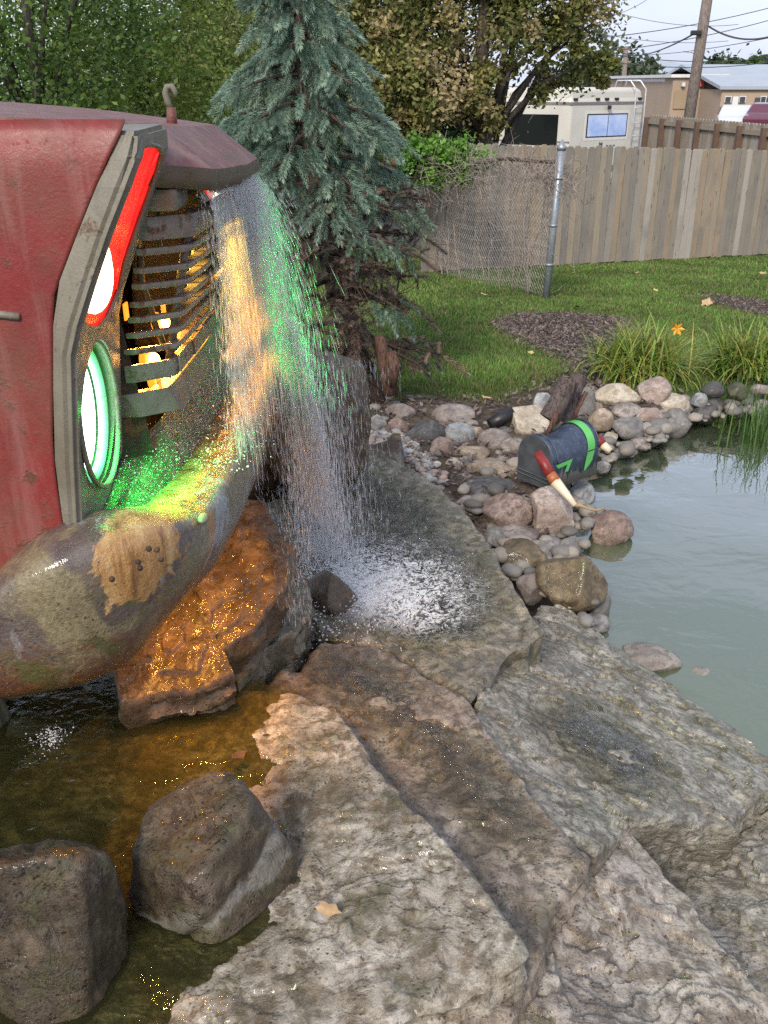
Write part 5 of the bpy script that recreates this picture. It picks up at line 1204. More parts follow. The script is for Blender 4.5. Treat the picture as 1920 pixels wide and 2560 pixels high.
for i, (px, py) in enumerate([(1430, 690), (1765, 768), (1640, 735), (1905, 690), (1325, 895), (1060, 862), (1210, 745), (1590, 690), (1440, 778), (1215, 1010)]):
    p = PP(px, py, LAWN); p.z = float(ground_z(p.x, p.y)) + .035; o = link('fallen_leaf', leaf_mesh([.03, .055, .03, .035, .022, .022, .03, .035, .035, .022][i], i), M_yl if i % 2 == 0 else M_tl, loc=p); o.rotation_euler = (random.uniform(-.4, .4), random.uniform(-.4, .4), i); tag(o, ll[i], 'leaf', 'leaves fallen on the lawn')

# blue spruce
def shoot_template(n=64, L=1.0, seed=0):
    rr = np.random.default_rng(seed); t_ = rr.uniform(.0, 1, n); a = rr.uniform(0, 6.283, n); ln = .20 * (1 - .45 * t_ ** 4) ; fwd = .13
    A = np.stack([t_ * L, 0 * t_, 0 * t_], -1); D = np.stack([fwd * np.ones(n), np.cos(a) * ln, np.sin(a) * ln], -1)
    s = np.cross(D, np.array([1., 0, 0])); s /= np.linalg.norm(s, axis=1)[:, None]; w = .017
    V = np.stack([A - s * w, A + s * w, A + D], 1).reshape(-1, 3); return V, np.arange(3 * n).reshape(-1, 3)
TV = [shoot_template(150, seed=i)[0] for i in range(4)]
def shoots(name, P, D, L, cols, seed, parent, mat=None, W=1.0):
    rr = np.random.default_rng(seed); P = np.array(P); D = np.array(D); D /= np.linalg.norm(D, axis=1)[:, None]; L = np.array(L)
    n = len(P); up = np.where(np.abs(D[:, 2:3]) > .95, np.array([[1., 0, 0]]), np.array([[0, 0, 1.]])); S = np.cross(D, up); S /= np.linalg.norm(S, axis=1)[:, None]; U = np.cross(S, D)
    tv = TV[seed % 4]; V = P[:, None] + (tv[None, :, 0:1] * D[:, None] + (tv[None, :, 1:2] * S[:, None] + tv[None, :, 2:3] * U[:, None]) * W) * L[:, None, None]
    # droop the far end a little
    V[:, :, 2] -= (tv[None, :, 0] ** 2) * L[:, None] * .15
    k = tv.shape[0]; F = np.arange(n * k).reshape(-1, 3); c = pal(rr, n, cols, .18); c = np.repeat(c, k, 0); tip = np.tile(np.tile([.95, .95, 1.5], k // 3), n)[:, None]
    return link(name, mesh(name, V.reshape(-1, 3), F, False, np.clip(c * tip, 0, 1)), mat or M_needle, parent)
blue = [(.18, .265, .21), (.215, .31, .24), (.14, .215, .17), (.27, .36, .275)]
brown = [(.11, .09, .075), (.16, .12, .10), (.075, .065, .055), (.20, .14, .11), (.09, .10, .075)]
M_bark = wood('spruce_bark', (.045, .028, .022), (.12, .08, .062))
sb = PY(935, 985, 4.75); sb.z = .40; stp = PY(690, -260, 5.35)
sp_e = empty('blue_spruce', sb, 'blue green spruce with drooping shoots and dead brown lower branches, behind the truck', 'spruce')
def trunk_at(z):
    k = (z - sb.z) / (stp.z - sb.z); k = max(0, min(1.15, k)); p = sb.lerp(stp, k); p.y += .18 * math.sin(min(1, k) * math.pi); p.x -= .10 * math.sin(min(1, k * 1.3) * math.pi); return p
tube('trunk', [trunk_at(sb.z - .1 + .25 * i) for i in range(12)], [.075 * (1 - .065 * i) for i in range(12)], M_bark, sp_e, n=12, wob=.12)
rr = random.Random(12)
def spruce_branch(z, ang, Lb, dead, seed, droop=.12, dens=1.0):
    r_ = random.Random(seed); o = trunk_at(z); d = Vector((math.cos(ang), math.sin(ang), 0)); P = []; n = 9
    for i in range(n):
        s = i / (n - 1); P.append(o + d * (Lb * s) + Vector((0, 0, .10 * Lb * s - (droop * .6 + .10 * Lb) * s * s)) + Vector((r_.gauss(0, .008), r_.gauss(0, .008), 0)))
    br = tube('branch', P, [.013 * (1 - .8 * i / (n - 1)) + .002 for i in range(n)], M_bark, sp_e, n=6)
    Pp = []; Dd = []; Ll = []; m = int(18 * Lb / .5 * dens) + 4; side = Vector((-d.y, d.x, 0))
    for j in range(m):
        s = r_.uniform(.25, 1.0) ** .8; i = min(n - 2, int(s * (n - 1))); p = P[i].lerp(P[i + 1], s * (n - 1) - i)
        sd_ = r_.choice((-1, 1)); L_ = r_.uniform(.095, .145) * (1.15 if not dead else .9)
        off = side * sd_ * r_.uniform(0, .16) * (1.15 - s * .6)
        Dv = d * r_.uniform(.3, 1.0) + side * sd_ * r_.uniform(.1, 1.3) + Vector((0, 0, -r_.uniform(.25, 1.5)))
        if dead: Dv = Vector((r_.gauss(0, 1), r_.gauss(0, 1), r_.gauss(-.1, .6)))
        Pp.append(tuple(p + off + Vector((0, 0, .01)))); Dd.append(tuple(Dv)); Ll.append(L_)
    Pp.append(tuple(P[-1])); Dd.append(tuple(d + Vector((0, 0, -.5)))); Ll.append(.16)
    if dead == 1:
        b = Bag()
        for p, dv, l in zip(Pp, Dd, Ll):
            dv = Vector(dv).normalized(); p = Vector(p); b.tube([p, p + dv * l * .6, p + dv * l + Vector((0, 0, r_.uniform(-.03, .03)))], [.0028, .002, .0008], 3, cap=False)
        tw = b.build('dead_twigs', M_bark); tw['kind'] = 'stuff'; tw.parent = br; tw.matrix_parent_inverse = br.matrix_world.inverted() if False else Matrix.Identity(4)
        tw.location = (0, 0, 0); par_fix.append((tw, br))
        sh = shoots('dead_needles', Pp[::2], Dd[::2], Ll[::2], brown, seed, None, W=.9)
    else:
        sh = shoots('needles', Pp, Dd, Ll, blue, seed, None, W=1.0)
    sh['kind'] = 'stuff'; par_fix.append((sh, br))
par_fix = []
k = 0
z = 1.52
while z < 3.4:
    Lm = interp([(1.5, .46), (1.75, .50), (2.0, .42), (2.2, .27), (2.4, .15), (3.2, .04)], z)
    for j in range(7 if z < 2.4 else 5):
        a = rr.uniform(0, .5) + j * 6.283 / (7 if z < 2.4 else 5) + k * .45; spruce_branch(z + rr.uniform(-.05, .05), a, Lm * rr.uniform(.75, 1.12), 0, 500 + k * 11 + j, droop=.14)
    k += 1; z += .135
for j in range(42):          # dead brown lower whorls
    z_ = rr.uniform(.62, 1.50); a = rr.uniform(-2.7, .7); spruce_branch(z_, a, rr.uniform(.28, .60), 1, 900 + j, droop=.04, dens=1.3)
for px, py, Y, dx, n_, s_ in [(1040, 535, 4.9, .32, 20, 1), (1000, 615, 4.7, .28, 11, 1), (1000, 775, 4.5, .16, 12, 2), (885, 500, 4.8, .2, 14, 3), (905, 600, 4.6, .2, 8, 6), (790, 480, 4.9, .2, 10, 5)]:
    tip = PY(px, py, Y); base = trunk_at(min(1.5, tip.z + .02)); r_ = random.Random(px); P = [base, base.lerp(tip, .5) + Vector((0, 0, .03)), tip]
    br = tube('branch', P, [.011, .008, .004], M_bark, sp_e, n=6); d = (tip - base); d.z = 0; d.normalize(); side = Vector((-d.y, d.x, 0)); Pp = []; Dd = []; Ll = []
    for i in range(n_):
        p = tip + d * r_.uniform(-.20, .07) + side * r_.uniform(-.12, .12) + Vector((0, 0, r_.uniform(-.03, .03))); Pp.append(tuple(p)); Dd.append(tuple(d * r_.uniform(.2, 1) + side * r_.uniform(-.7, .7) + Vector((0, 0, -r_.uniform(.1, 1.2))))); Ll.append(r_.uniform(.07, .12))
    sh = shoots('needles', Pp, Dd, Ll, [(.12, .19, .14), (.16, .23, .165), (.20, .26, .18)], px, None); sh['kind'] = 'stuff'; par_fix.append((sh, br))
bpy.context.view_layer.update()
for ch, pr in par_fix:
    ch.parent = pr; ch.matrix_parent_inverse = pr.matrix_world.inverted()
# stump posts right of the spruce trunk
e = empty('driftwood_stump', PY(985, 975, 4.55), 'upright reddish brown driftwood stump beside the lawn, right of the spruce trunk', 'stump')
e.location.z = .42
tube('stump', [PY(975, 985, 4.55), PY(968, 930, 4.55), PY(955, 880, 4.55), PY(948, 840, 4.55)], [.045, .040, .034, .022], M_stick, e, n=12, wob=.2)
tube('stump_arm', [PY(978, 960, 4.5), PY(985, 915, 4.5), PY(978, 880, 4.5)], [.030, .036, .02], M_stick, e, n=10, wob=.2)
# dark twiggy brush between the spruce and the tall boulder
def twigs(name, c, r, n, L, seed, parent, mat, rad=.0016):
    r_ = random.Random(seed); b = Bag()
    for i in range(n):
        p = Vector(c) + Vector((r_.gauss(0, r[0]), r_.gauss(0, r[1]), r_.gauss(0, r[2]))); d = Vector((r_.gauss(0, 1), r_.gauss(0, 1), r_.gauss(0, .9))).normalized(); l = L * r_.uniform(.4, 1.2)
        b.tube([p, p + d * l * .5 + Vector((0, 0, r_.uniform(-.1, .1) * l)), p + d * l + Vector((0, 0, r_.uniform(-.25, .1) * l))], [rad, rad * .8, rad * .4], 3, cap=False)
    o = b.build(name, mat, parent); o['kind'] = 'stuff'; return o
M_twig = flat('grey_brown_twig', (.11, .09, .075), .9, var=.3)
# ------------------------------------------------------------------ wooden privacy fence
M_pk_ = []
for i, (c1, c2) in enumerate([((.19, .165, .135), (.29, .255, .21)), ((.23, .19, .145), (.34, .29, .225)), ((.17, .155, .135), (.26, .24, .21)), ((.29, .26, .225), (.40, .37, .33)), ((.24, .185, .13), (.34, .27, .20)), ((.21, .19, .165), (.31, .285, .25))]):
    t = NT('weathered_picket_wood'); g_ = t.noise(6, 8, .7, t.mapping((22, 22, .9)), .8); kn = t.voro(3.2, 'F1', t.mapping((4.5, 4.5, 1)))
    c = t.ramp(g_, [(.3, c1), (.7, c2)]); c = t.mix(t.rng(kn, .08, .16, .75, 0), c, tuple(x * .35 for x in c1))
    c = t.mix(t.rng(t.noise(1.5, 4), .5, .68, 0, .45), c, (.13, .13, .125)); M_pk_.append(t.set(Base_Color=c, Roughness=.9, Specular_IOR_Level=.15, Normal=t.bump(g_, .5, .004)))
M_rail = flat('fence_rail_wood', (.20, .165, .13), .9)
def picket_mesh(w, h, th=.018):
    ch = w * .24; P = [(-w / 2, 0), (w / 2, 0), (w / 2, h - ch), (w / 2 - ch, h), (-w / 2 + ch, h), (-w / 2, h - ch)]
    V = [(x, -th / 2, z) for x, z in P] + [(x, th / 2, z) for x, z in P]; n = 6
    return mesh('picket', V, [tuple(range(n)), tuple(range(2 * n - 1, n - 1, -1))] + [(k, n + k, n + (k + 1) % n, (k + 1) % n) for k in range(n)])
F0_, F1_ = Vector((2.42, 12.9, 0)), Vector((6.03, 14.8, 0)); fd = (F1_ - F0_).normalized(); fn = Vector((fd.y, -fd.x, 0))
fe = empty('privacy_fence', F0_ + Vector((0, 0, -.29)), 'weathered grey wooden picket fence running across behind the lawn, nearer one', 'fence'); pm = [picket_mesh(.1045, 1.52 + .0 * i) for i in range(6)]
rr = random.Random(3); s = -2.15; i = 0
for m_, mt in zip(pm, M_pk_): m_.materials.append(mt)
s_end = 5.6; w_ = .1085; run = 0
seq = [1, 3, 1, 0, 2, 4, 0, 3, 3, 3, 4, 1, 4, 1, 4, 0, 2, 0, 3, 0, 2, 1, 0, 2, 0, 1, 2, 5, 4, 0, 2, 5]
while s < s_end:
    p = F0_ + fd * s; z = lawn_z(p.x, p.y) + .03 + rr.uniform(-.012, .012)
    o = bpy.data.objects.new('picket', pm[seq[i % len(seq)] if s > 0 else rr.choice([0, 2, 4, 1])]); COL.objects.link(o); o.parent = fe
    o.location = p + Vector((0, 0, z)) + fn * rr.uniform(-.004, .004) - fe.location; o.rotation_euler = (rr.uniform(-.01, .01), rr.uniform(-.008, .008), math.atan2(fd.y, fd.x)); s += w_ + rr.uniform(-.003, .005); i += 1
rotf = Matrix.Rotation(math.atan2(fd.y, fd.x), 3, 'Z')
for hz in (.25, 1.25):
    a = F0_ + fd * -2.1 - fn * .035; b_ = F0_ + fd * 5.5 - fn * .035; a.z = lawn_z(0, a.y) + hz; b_.z = lawn_z(0, b_.y) + hz; b = Bag(); mid = (a + b_) / 2
    dv = (b_ - a).normalized(); rt = dv.to_track_quat('X', 'Z').to_matrix(); b.box(mid, ((b_ - a).length, .035, .085), rt); b.build('rail', M_rail, fe)
for k in range(4):
    p = F0_ + fd * (-1.9 + 2.4 * k) - fn * .10; z = lawn_z(0, p.y); box('post', p + Vector((0, 0, z + .75)), (.09, .09, 1.5), M_rail, fe, rot=rotf)
# second fence further back, seen from its rail side
G0, G1 = Vector((6.72, 15.9, 0)), Vector((6.02, 22.6, 0)); gd = (G1 - G0).normalized(); gn = Vector((-gd.y, gd.x, 0)) * 1
ge = empty('privacy_fence', G0 + Vector((0, 0, -.45)), 'tan picket fence further back with its posts and rails showing', 'fence')
pm2 = []
for k in range(3):
    m_ = picket_mesh(.135, 1.80); m_.materials.append(M_pk_[[1, 3, 1][k]]); pm2.append(m_)
s = 0; Lg = (G1 - G0).length
while s < Lg:
    p = G0 + gd * s; o = bpy.data.objects.new('picket', rr.choice(pm2)); COL.objects.link(o); o.parent = ge; o.location = p + Vector((0, 0, -.44)) - ge.location; o.rotation_euler = (0, 0, math.atan2(gd.y, gd.x)); s += .14
M_brown = flat('brown_fence_post', (.12, .075, .055), .9); rg = Matrix.Rotation(math.atan2(gd.y, gd.x), 3, 'Z')
for k in range(8):
    p = G0 + gd * (.25 + .93 * k) + gn * .075; box('post', p + Vector((0, 0, .43)), (.09, .09, 1.74), M_brown, ge, rot=rg)
for hz in (.35, 1.0, 1.66):
    box('rail', (G0 + G1) / 2 + gn * .032 + Vector((0, 0, -.45 + hz)), (Lg, .035, .085), M_pk_[1], ge, rot=rg)
# third run beyond, closing the row to the right
# ------------------------------------------------------------------ chain link fence with dead vines
M_galv = flat('galvanised_steel', (.27, .30, .33), .45, .5, var=.2, sc=30); M_wirem = flat('rusty_wire', (.34, .31, .29), .6, .3)
C0 = PY(1364, 748, 9.2); C0.z = lawn_z(0, 9.2); C1 = Vector((.53, 12.2, lawn_z(0, 12.2)))
ce = empty('chain_link_fence', C0, 'chain link fence overgrown with dead vines, ending at a pointed steel post', 'fence')
top0 = PY(1373, 372, 9.2); top0.x = C0.x + .045
tube('terminal_post', [C0 + Vector((0, 0, -.1)), (C0 + top0) / 2, top0], .036, M_galv, ce, n=18)
tube('post_cap', [top0 + Vector((0, 0, -.01)), top0 + Vector((0, 0, .02)), top0 + Vector((0, 0, .035)), top0 + Vector((.002, 0, .085))], [.043, .043, .03, .004], M_galv, ce, n=18)
for hz in (.35, .72, 1.15): 
    p = C0.lerp(top0, hz / (top0.z - C0.z)); tube('tension_band', [p + Vector((0, 0, -.012)), p + Vector((0, 0, .012))], .041, M_galv, ce, n=18)
tube('line_post', [C1, C1 + Vector((0, 0, 1.30))], .022, M_galv, ce, n=10)
cd = (C1 - C0); cl = math.hypot(cd.x, cd.y); cdn = Vector((cd.x / cl, cd.y / cl, 0))
tube('top_rail', [top0 + Vector((0, 0, -.12)), C0.lerp(C1, .33) + Vector((0, 0, 1.34)), C0.lerp(C1, .62) + Vector((0, 0, 1.28)), C1 + Vector((0, 0, 1.28))], .018, flat('rusty_top_rail', (.07, .05, .045), .8), ce, n=8)
b = Bag(); pitch = .058; H = 1.22; nw = int(cl / pitch)
for k in range(nw):
    for sg in (0, 1):
        pts = []; nzz = int(H / (pitch * .9))
        for i in range(nzz + 1):
            x = k * pitch + (pitch / 2 if (i + sg) % 2 else -pitch / 2) * .96; x = max(0, min(cl, x)); f = x / cl
            base = C0.lerp(C1, f); pts.append(base + Vector((0, (.004 if sg else -.004), .03 + H * i / nzz + .03 * math.sin(f * 9))))
        b.tube(pts, .0022, 3, cap=False)
o = b.build('wire_mesh', M_wirem, ce); o['kind'] = 'stuff'
ve = empty('dead_vine', C0.lerp(C1, .4), 'tangle of dead grey vines climbing the chain link fence', 'vine')
M_vine = flat('dead_vine_stem', (.25, .21, .19), .95, var=.3)
r_ = random.Random(77)
for k in range(26):
    f = r_.random(); base = C0.lerp(C1, f); P = [base + Vector((0, -.02, .0))]
    x = f
    for i in range(9): x = min(1, max(0, x + r_.uniform(-.035, .035))); P.append(C0.lerp(C1, x) + Vector((0, r_.uniform(-.04, .03), .15 * (i + 1) * r_.uniform(.85, 1.1))))
    tube('vine_stem', P, [.007 * (1 - .07 * i) for i in range(10)], M_vine, ve, n=4, wob=.2)
for f in (.05, .15, .27, .4, .55, .7, .85, 1.0):
    c = C0.lerp(C1, f); twigs('vine_twigs', c + Vector((0, -.03, .62 + .25 * (f > .3))), (.13, .13, .36), 70 if f < .5 else 60, .17, int(f * 100), ve, M_vine, .0022)
for f, hh in ((0.02, 1.1), (.12, 1.22), (.3, 1.28), (.5, 1.25), (.7, 1.2)):
    twigs('vine_twigs', C0.lerp(C1, f) + Vector((.05, -.03, hh)), (.16, .1, .07), 170, .22, 300 + int(f * 100), ve, M_vine, .003)

def leafcloud(name, centers, radii, n, size, cols, seed, parent, flat_=.8, loc_n=None, shade=None, cl=.35, per=60):
    """leaf-sized faces gathered in clumps inside the given ellipsoids"""
    rr = np.random.default_rng(seed); centers = np.array([tuple(c) for c in centers]); radii = np.array(radii); m = len(centers)
    vol = radii.prod(1) ** .66; pick = rr.choice(m, n, p=vol / vol.sum())
    ncl = max(8, n // per); cpick = rr.choice(m, ncl, p=vol / vol.sum()); u = rr.normal(size=(ncl, 3)); u /= np.linalg.norm(u, axis=1)[:, None]; q = rr.uniform(.35, 1, ncl) ** .45
    CC = centers[cpick] + u * q[:, None] * radii[cpick]; cr = radii[cpick].mean(1) * cl * rr.uniform(.5, 1.2, ncl)
    k = rr.integers(0, ncl, n); P = CC[k] + rr.normal(size=(n, 3)) * cr[k][:, None] * .5
    a = rr.normal(size=(n, 3)); a[:, 2] *= .7; a /= np.linalg.norm(a, axis=1)[:, None]; b_ = np.cross(a, rr.normal(size=(n, 3))); b_ /= np.linalg.norm(b_, axis=1)[:, None]
    s = size * rr.uniform(.55, 1.25, n)[:, None]; V = np.stack([P - a * s, P + b_ * s * .55 - a * s * .1, P + a * s, P - b_ * s * .55 - a * s * .1], 1).reshape(-1, 3)
    cc = pal(rr, ncl, cols, .28)[k] * .65 + pal(rr, n, cols, .25) * .35
    return link(name, mesh(name, V, np.arange(4 * n).reshape(-1, 4), False, np.repeat(np.clip(cc, 0, 1), 4, 0)), M_leaf, parent)
# green vine heap on the fence top, one shrub-like plant
g1 = PY(1100, 385, 11.2)
gv = empty('green_vine', C0.lerp(C1, .62) + Vector((0, 0, 1.2)), 'bright green leafy vine heaped on top of the chain link fence', 'vine')
leafcloud('leaves', [g1, g1 + Vector((-.45, 0, -.06)), g1 + Vector((.38, 0, -.06)), g1 + Vector((.0, 0, -.2))], [(.42, .25, .17), (.30, .25, .13), (.30, .2, .10), (.5, .25, .12)], 5200, .032, [(.10, .24, .03), (.15, .32, .05), (.07, .17, .02), (.19, .36, .07)], 5, gv)['kind'] = 'stuff'
leafcloud('leaves', [g1 + Vector((-.75, -.3, -.05)), g1 + Vector((-.95, -.5, -.4))], [(.22, .2, .22), (.18, .2, .25)], 900, .034, [(.30, .13, .05), (.38, .20, .08), (.22, .16, .05)], 6, gv)['kind'] = 'stuff'
twigs('vine_twigs', g1 + Vector((.1, 0, -.25)), (.5, .15, .14), 420, .3, 9, gv, M_vine, .003)

# ------------------------------------------------------------------ trees
def tree(name, base, crown, radii, n, size, cols, lab, seed, limbs=7, trunk_r=.16, group=None, bark=None, cl=.35, hang=None, per=60):
    base = Vector(base); e = empty(name, base, lab, 'tree', group); r_ = random.Random(seed); cm = sum((Vector(c) for c in crown), Vector()) / len(crown)
    topz = max(c[2] for c in crown); mid = Vector((cm.x, cm.y, base.z + (cm.z - base.z) * .75))
    tk = tube('trunk', [base - Vector((0, 0, .2)), base.lerp(mid, .35) + Vector((r_.uniform(-.1, .1), 0, 0)), mid, Vector((cm.x, cm.y, topz))], [trunk_r, trunk_r * .8, trunk_r * .55, trunk_r * .2], bark or M_trunk, e, n=12, wob=.1)
    for c, rad in zip(crown, radii):
        for k in range(max(1, limbs // len(crown))):
            s = base.lerp(mid, r_.uniform(.45, 1.0)); en = Vector(c) + Vector((r_.uniform(-.8, .8) * rad[0], r_.uniform(-.8, .8) * rad[1], r_.uniform(-.5, .8) * rad[2])); m_ = s.lerp(en, .5) + Vector((0, 0, .12 * (en - s).length))
            tube('limb', [s, m_, en], [trunk_r * .32, trunk_r * .2, trunk_r * .05], bark or M_trunk, e, n=7, wob=.12)
    cr = leafcloud('crown', crown, radii, n, size, cols, seed, e, cl=cl, per=per); cr['kind'] = 'stuff'; return e
M_trunk = wood('tree_bark', (.04, .033, .028), (.12, .10, .085), .4)
grn = [(.11, .19, .035), (.18, .28, .055), (.25, .34, .075), (.33, .38, .10), (.13, .21, .045), (.42, .42, .13)]
dgr = [(.04, .085, .02), (.055, .115, .026), (.08, .15, .035), (.11, .18, .05)]
oliv = [(.32, .29, .10), (.36, .29, .13), (.20, .22, .06), (.42, .33, .18), (.12, .15, .045), (.10, .14, .03), (.42, .32, .19)]
oliv2 = [(.18, .20, .06), (.24, .235, .08), (.12, .15, .04), (.08, .12, .028)]
gz = lambda y: lawn_z(0, y)
def Pz(px, py, Y): p = PY(px, py, Y); return (p.x, p.y, p.z)
tree('birch_tree', (-3.2, 8.6, .09), [Pz(60, -150, 8.4), Pz(120, 120, 8.6), Pz(40, 260, 8.4)], [(1.1, .8, 1.1), (.9, .7, .7), (.8, .7, .5)], 18600, .028, dgr + grn[:2], 'dark green leafy tree at the top left corner behind the truck', 11, 9, .10, 'trees behind the truck', cl=.5, per=170)
tree('birch_tree', (-2.3, 10.0, -.03), [Pz(330, 30, 10.0), Pz(400, 210, 10.0), Pz(260, 260, 9.8), Pz(360, -150, 10.2)], [(.95, .8, .75), (1.0, .8, .55), (1.0, .8, .5), (1.0, .9, 1.0)], 26040, .026, grn, 'light green leafy tree behind the hood ornament', 12, 10, .09, 'trees behind the truck', cl=.5, per=170)
tree('birch_tree', (-1.7, 11.5, -.17), [Pz(520, 200, 11.6), Pz(480, 80, 11.4), Pz(560, 330, 11.6)], [(.75, .8, .7), (.5, .7, .8), (.8, .7, .5)], 16120, .027, grn[2:] + oliv2, 'yellowish green loose tree left of the spruce', 13, 8, .09, 'trees behind the truck', cl=.5, per=170)
tree('birch_tree', (-3.6, 12.5, -.26), [Pz(200, 200, 12.5), Pz(160, 20, 12.5), Pz(330, 240, 12.5)], [(1.2, .8, 1.0), (1.0, .8, .9), (1.4, .8, .6)], 9000, .032, grn, 'green tree filling the gap between the two leafy trees at left', 14, 8, .10, 'trees behind the truck', cl=.5, per=170)
tree('maple_tree', (-.5, 16.5, -.45), [Pz(700, 80, 16.5), Pz(820, 160, 16.5), Pz(620, 60, 17), Pz(900, 40, 17)], [(1.4, 1, 1.5), (1.3, 1, 1.2), (.9, 1, .9), (1.2, 1, 1.4)], 38000, .044, dgr + oliv2, 'dark green maple behind the spruce top', 15, 9, .16, 'trees behind the fences')
big = [Pz(1040, 40, 15.5), Pz(1180, -40, 15.8), Pz(1350, -30, 16), Pz(1000, 200, 15.2), Pz(1120, 190, 15.4), Pz(1260, 120, 15.6), Pz(1400, 150, 16), Pz(1230, 230, 15.6), Pz(1460, 20, 16.2), Pz(930, 90, 15.6), Pz(1010, -200, 15.8), Pz(1250, -250, 16), Pz(1080, 290, 15.0), Pz(960, 290, 15.0), Pz(1490, 90, 16), Pz(1500, 190, 16.2)]
bra = [(1.1, .9, .9), (1.2, 1, .9), (1.0, 1, .9), (.65, .7, .65), (.7, .7, .65), (.8, .8, .7), (.65, .7, .75), (.55, .7, .45), (.55, .7, .55), (.7, .7, .8), (1.3, 1, 1.2), (1.6, 1, 1.3), (.5, .6, .4), (.5, .6, .5), (.35, .5, .5), (.25, .4, .35)]
tree('maple_tree', (1.9, 16.2, -.45), big, bra, 60000, .046, oliv + oliv2, 'large olive and tan leaved maple hanging over the motorhome and fence', 16, 16, .20, 'trees behind the fences', cl=.42, per=230)
tree('maple_tree', (1.0, 19.5, -.45), [Pz(930, 300, 19), Pz(1080, 270, 19.5), Pz(860, 380, 19), Pz(760, 330, 20)], [(1.2, 1, .7), (1.2, 1, .7), (1.0, 1, .5), (1.3, 1, .8)], 30000, .06, dgr, 'dark shady bush under the large maple, left of the motorhome', 17, 6, .1, 'trees behind the fences')
for i, (px, py, Y, rx, rz, lab) in enumerate([(1500, 195, 90, 5, 3.4, 'far round tree just right of the large maple'), (1850, 195, 150, 9, 3.0, 'far tree on the skyline above the flat roofed shop'), (1800, 190, 140, 6, 2.2, 'far small tree left of the skyline tree')]):
    c = Pz(px, py, Y); tree('far_tree', (c[0], c[1], -.5), [c, (c[0] + rx * .5, c[1], c[2] - .8)], [(rx * .6, rx * .5, rz), (rx * .6, rx * .5, rz * .7)], 4500, .30 * Y / 90, [(.05, .08, .035), (.075, .11, .05), (.10, .13, .07)], lab, 30 + i, 3, .2, 'far trees on the skyline')
c = Pz(1884, 165, 120); tree('conifer', (c[0], c[1], -.5), [(c[0], c[1], c[2] + k * .9) for k in (-2, -1, 0, 1)], [(.85 - .12 * k, .7, .9) for k in range(4)], 2600, .28, dgr, 'narrow dark conifer on the skyline at right', 34, 2, .2, 'far trees on the skyline')

# ------------------------------------------------------------------ motorhome
M_rv = flat('cream_motorhome_panel', (.50, .49, .44), .45, var=.06, sc=2); M_rvd = flat('grey_trim_band', (.16, .15, .15), .5); M_gls = NT('dark_window_glass').set(Base_Color=(.01, .012, .014), Roughness=.05)
t = NT('curtained_window'); M_cur = t.set(Base_Color=t.mix(t.rng(t.noise(1.5, 3), .4, .6), (.30, .42, .72), (.48, .58, .80)), Roughness=.08)
M_blk = flat('black_rubber', (.012, .012, .013), .5); M_al = flat('ladder_aluminium', (.55, .56, .57), .35, .5)
RC = PY(1426, 300, 25.0); RC.z = 0; ra = R(33); rd = Vector((math.cos(ra), math.sin(ra), 0)); sdv = Vector((-math.sin(ra), math.cos(ra), 0)); RW, RL = 2.56, 7.2; RZ0, RZ1 = -.40, 1.88
# side runs away to the left
sa_ = R(148); sdv = Vector((math.cos(sa_), math.sin(sa_), 0))
rv = empty('motorhome', RC + Vector((0, 0, -.45)), 'old cream motorhome parked behind the wooden fence under the maple', 'motorhome')
sq = lambda u, v, z: RC + rd * u + sdv * v + Vector((0, 0, z))
prof = [(RZ0, .0), (RZ0 + .5, 0), (1.30, .0), (1.58, .0), (1.66, .03), (1.84, .05), (1.90, .14)]
V = []; F = []
for z, ins in prof:
    tap = .05 * max(0, (1.0 - z)) * 0
    for u, v in ((ins, ins), (RW - ins, ins), (RW - ins, RL - ins), (ins, RL - ins)): V.append(sq(u, v, z))
for i in range(len(prof) - 1):
    for k in range(4): a = i * 4; F.append((a + k, a + (k + 1) % 4, a + 4 + (k + 1) % 4, a + 4 + k))
F.append(tuple((len(prof) - 1) * 4 + k for k in range(4))); me = mesh('body', V, F); body = link('body', me, M_rv, rv); m = body.modifiers.new('b', 'BEVEL'); m.width = .05; m.segments = 3; m.limit_method = 'ANGLE'
def face_box(name, u0, u1, v0, v1, z0, z1, d, mat, par=rv, out=0.0):
    """thin box on the rear face (v given as 0) or on the side (u given as 0)"""
    if v1 is None: cs = [sq(u0, -d - out, z0), sq(u1, -d - out, z0), sq(u1, -d - out, z1), sq(u0, -d - out, z1), sq(u0, .02, z0), sq(u1, .02, z0), sq(u1, .02, z1), sq(u0, .02, z1)]
    else: cs = [sq(-d - out, v0, z0), sq(-d - out, v1, z0), sq(-d - out, v1, z1), sq(-d - out, v0, z1), sq(.02, v0, z0), sq(.02, v1, z0), sq(.02, v1, z1), sq(.02, v0, z1)]
    o = link(name, mesh(name, cs, [(0, 1, 2, 3), (4, 7, 6, 5), (0, 4, 5, 1), (1, 5, 6, 2), (2, 6, 7, 3), (3, 7, 4, 0)]), mat, par); return o
def sub_of(o, par):
    bpy.context.view_layer.update(); o.parent = par; o.matrix_parent_inverse = par.matrix_world.inverted(); return o
face_box('roof_band', .0, RW, 0, None, 1.50, 1.565, .012, M_rvd)
face_box('roof_band', 0, 0, 0, RL, 1.50, 1.565, .012, M_rvd)
wf = face_box('rear_window', .55, 2.02, 0, None, .72, 1.30, .012, M_blk); wf.modifiers.new('b', 'BEVEL').width = .02
sub_of(face_box('pane', .60, 1.29, 0, None, .76, 1.26, .018, M_cur), wf); sub_of(face_box('pane', 1.32, 1.97, 0, None, .76, 1.26, .018, M_cur), wf)
face_box('window_surround', .50, 2.07, 0, None, .66, 1.36, .006, flat('cream_window_surround', (.58, .57, .52), .4, var=.05))
face_box('side_window', 0, 0, .32, 1.78, .55, 1.28, .010, M_gls)
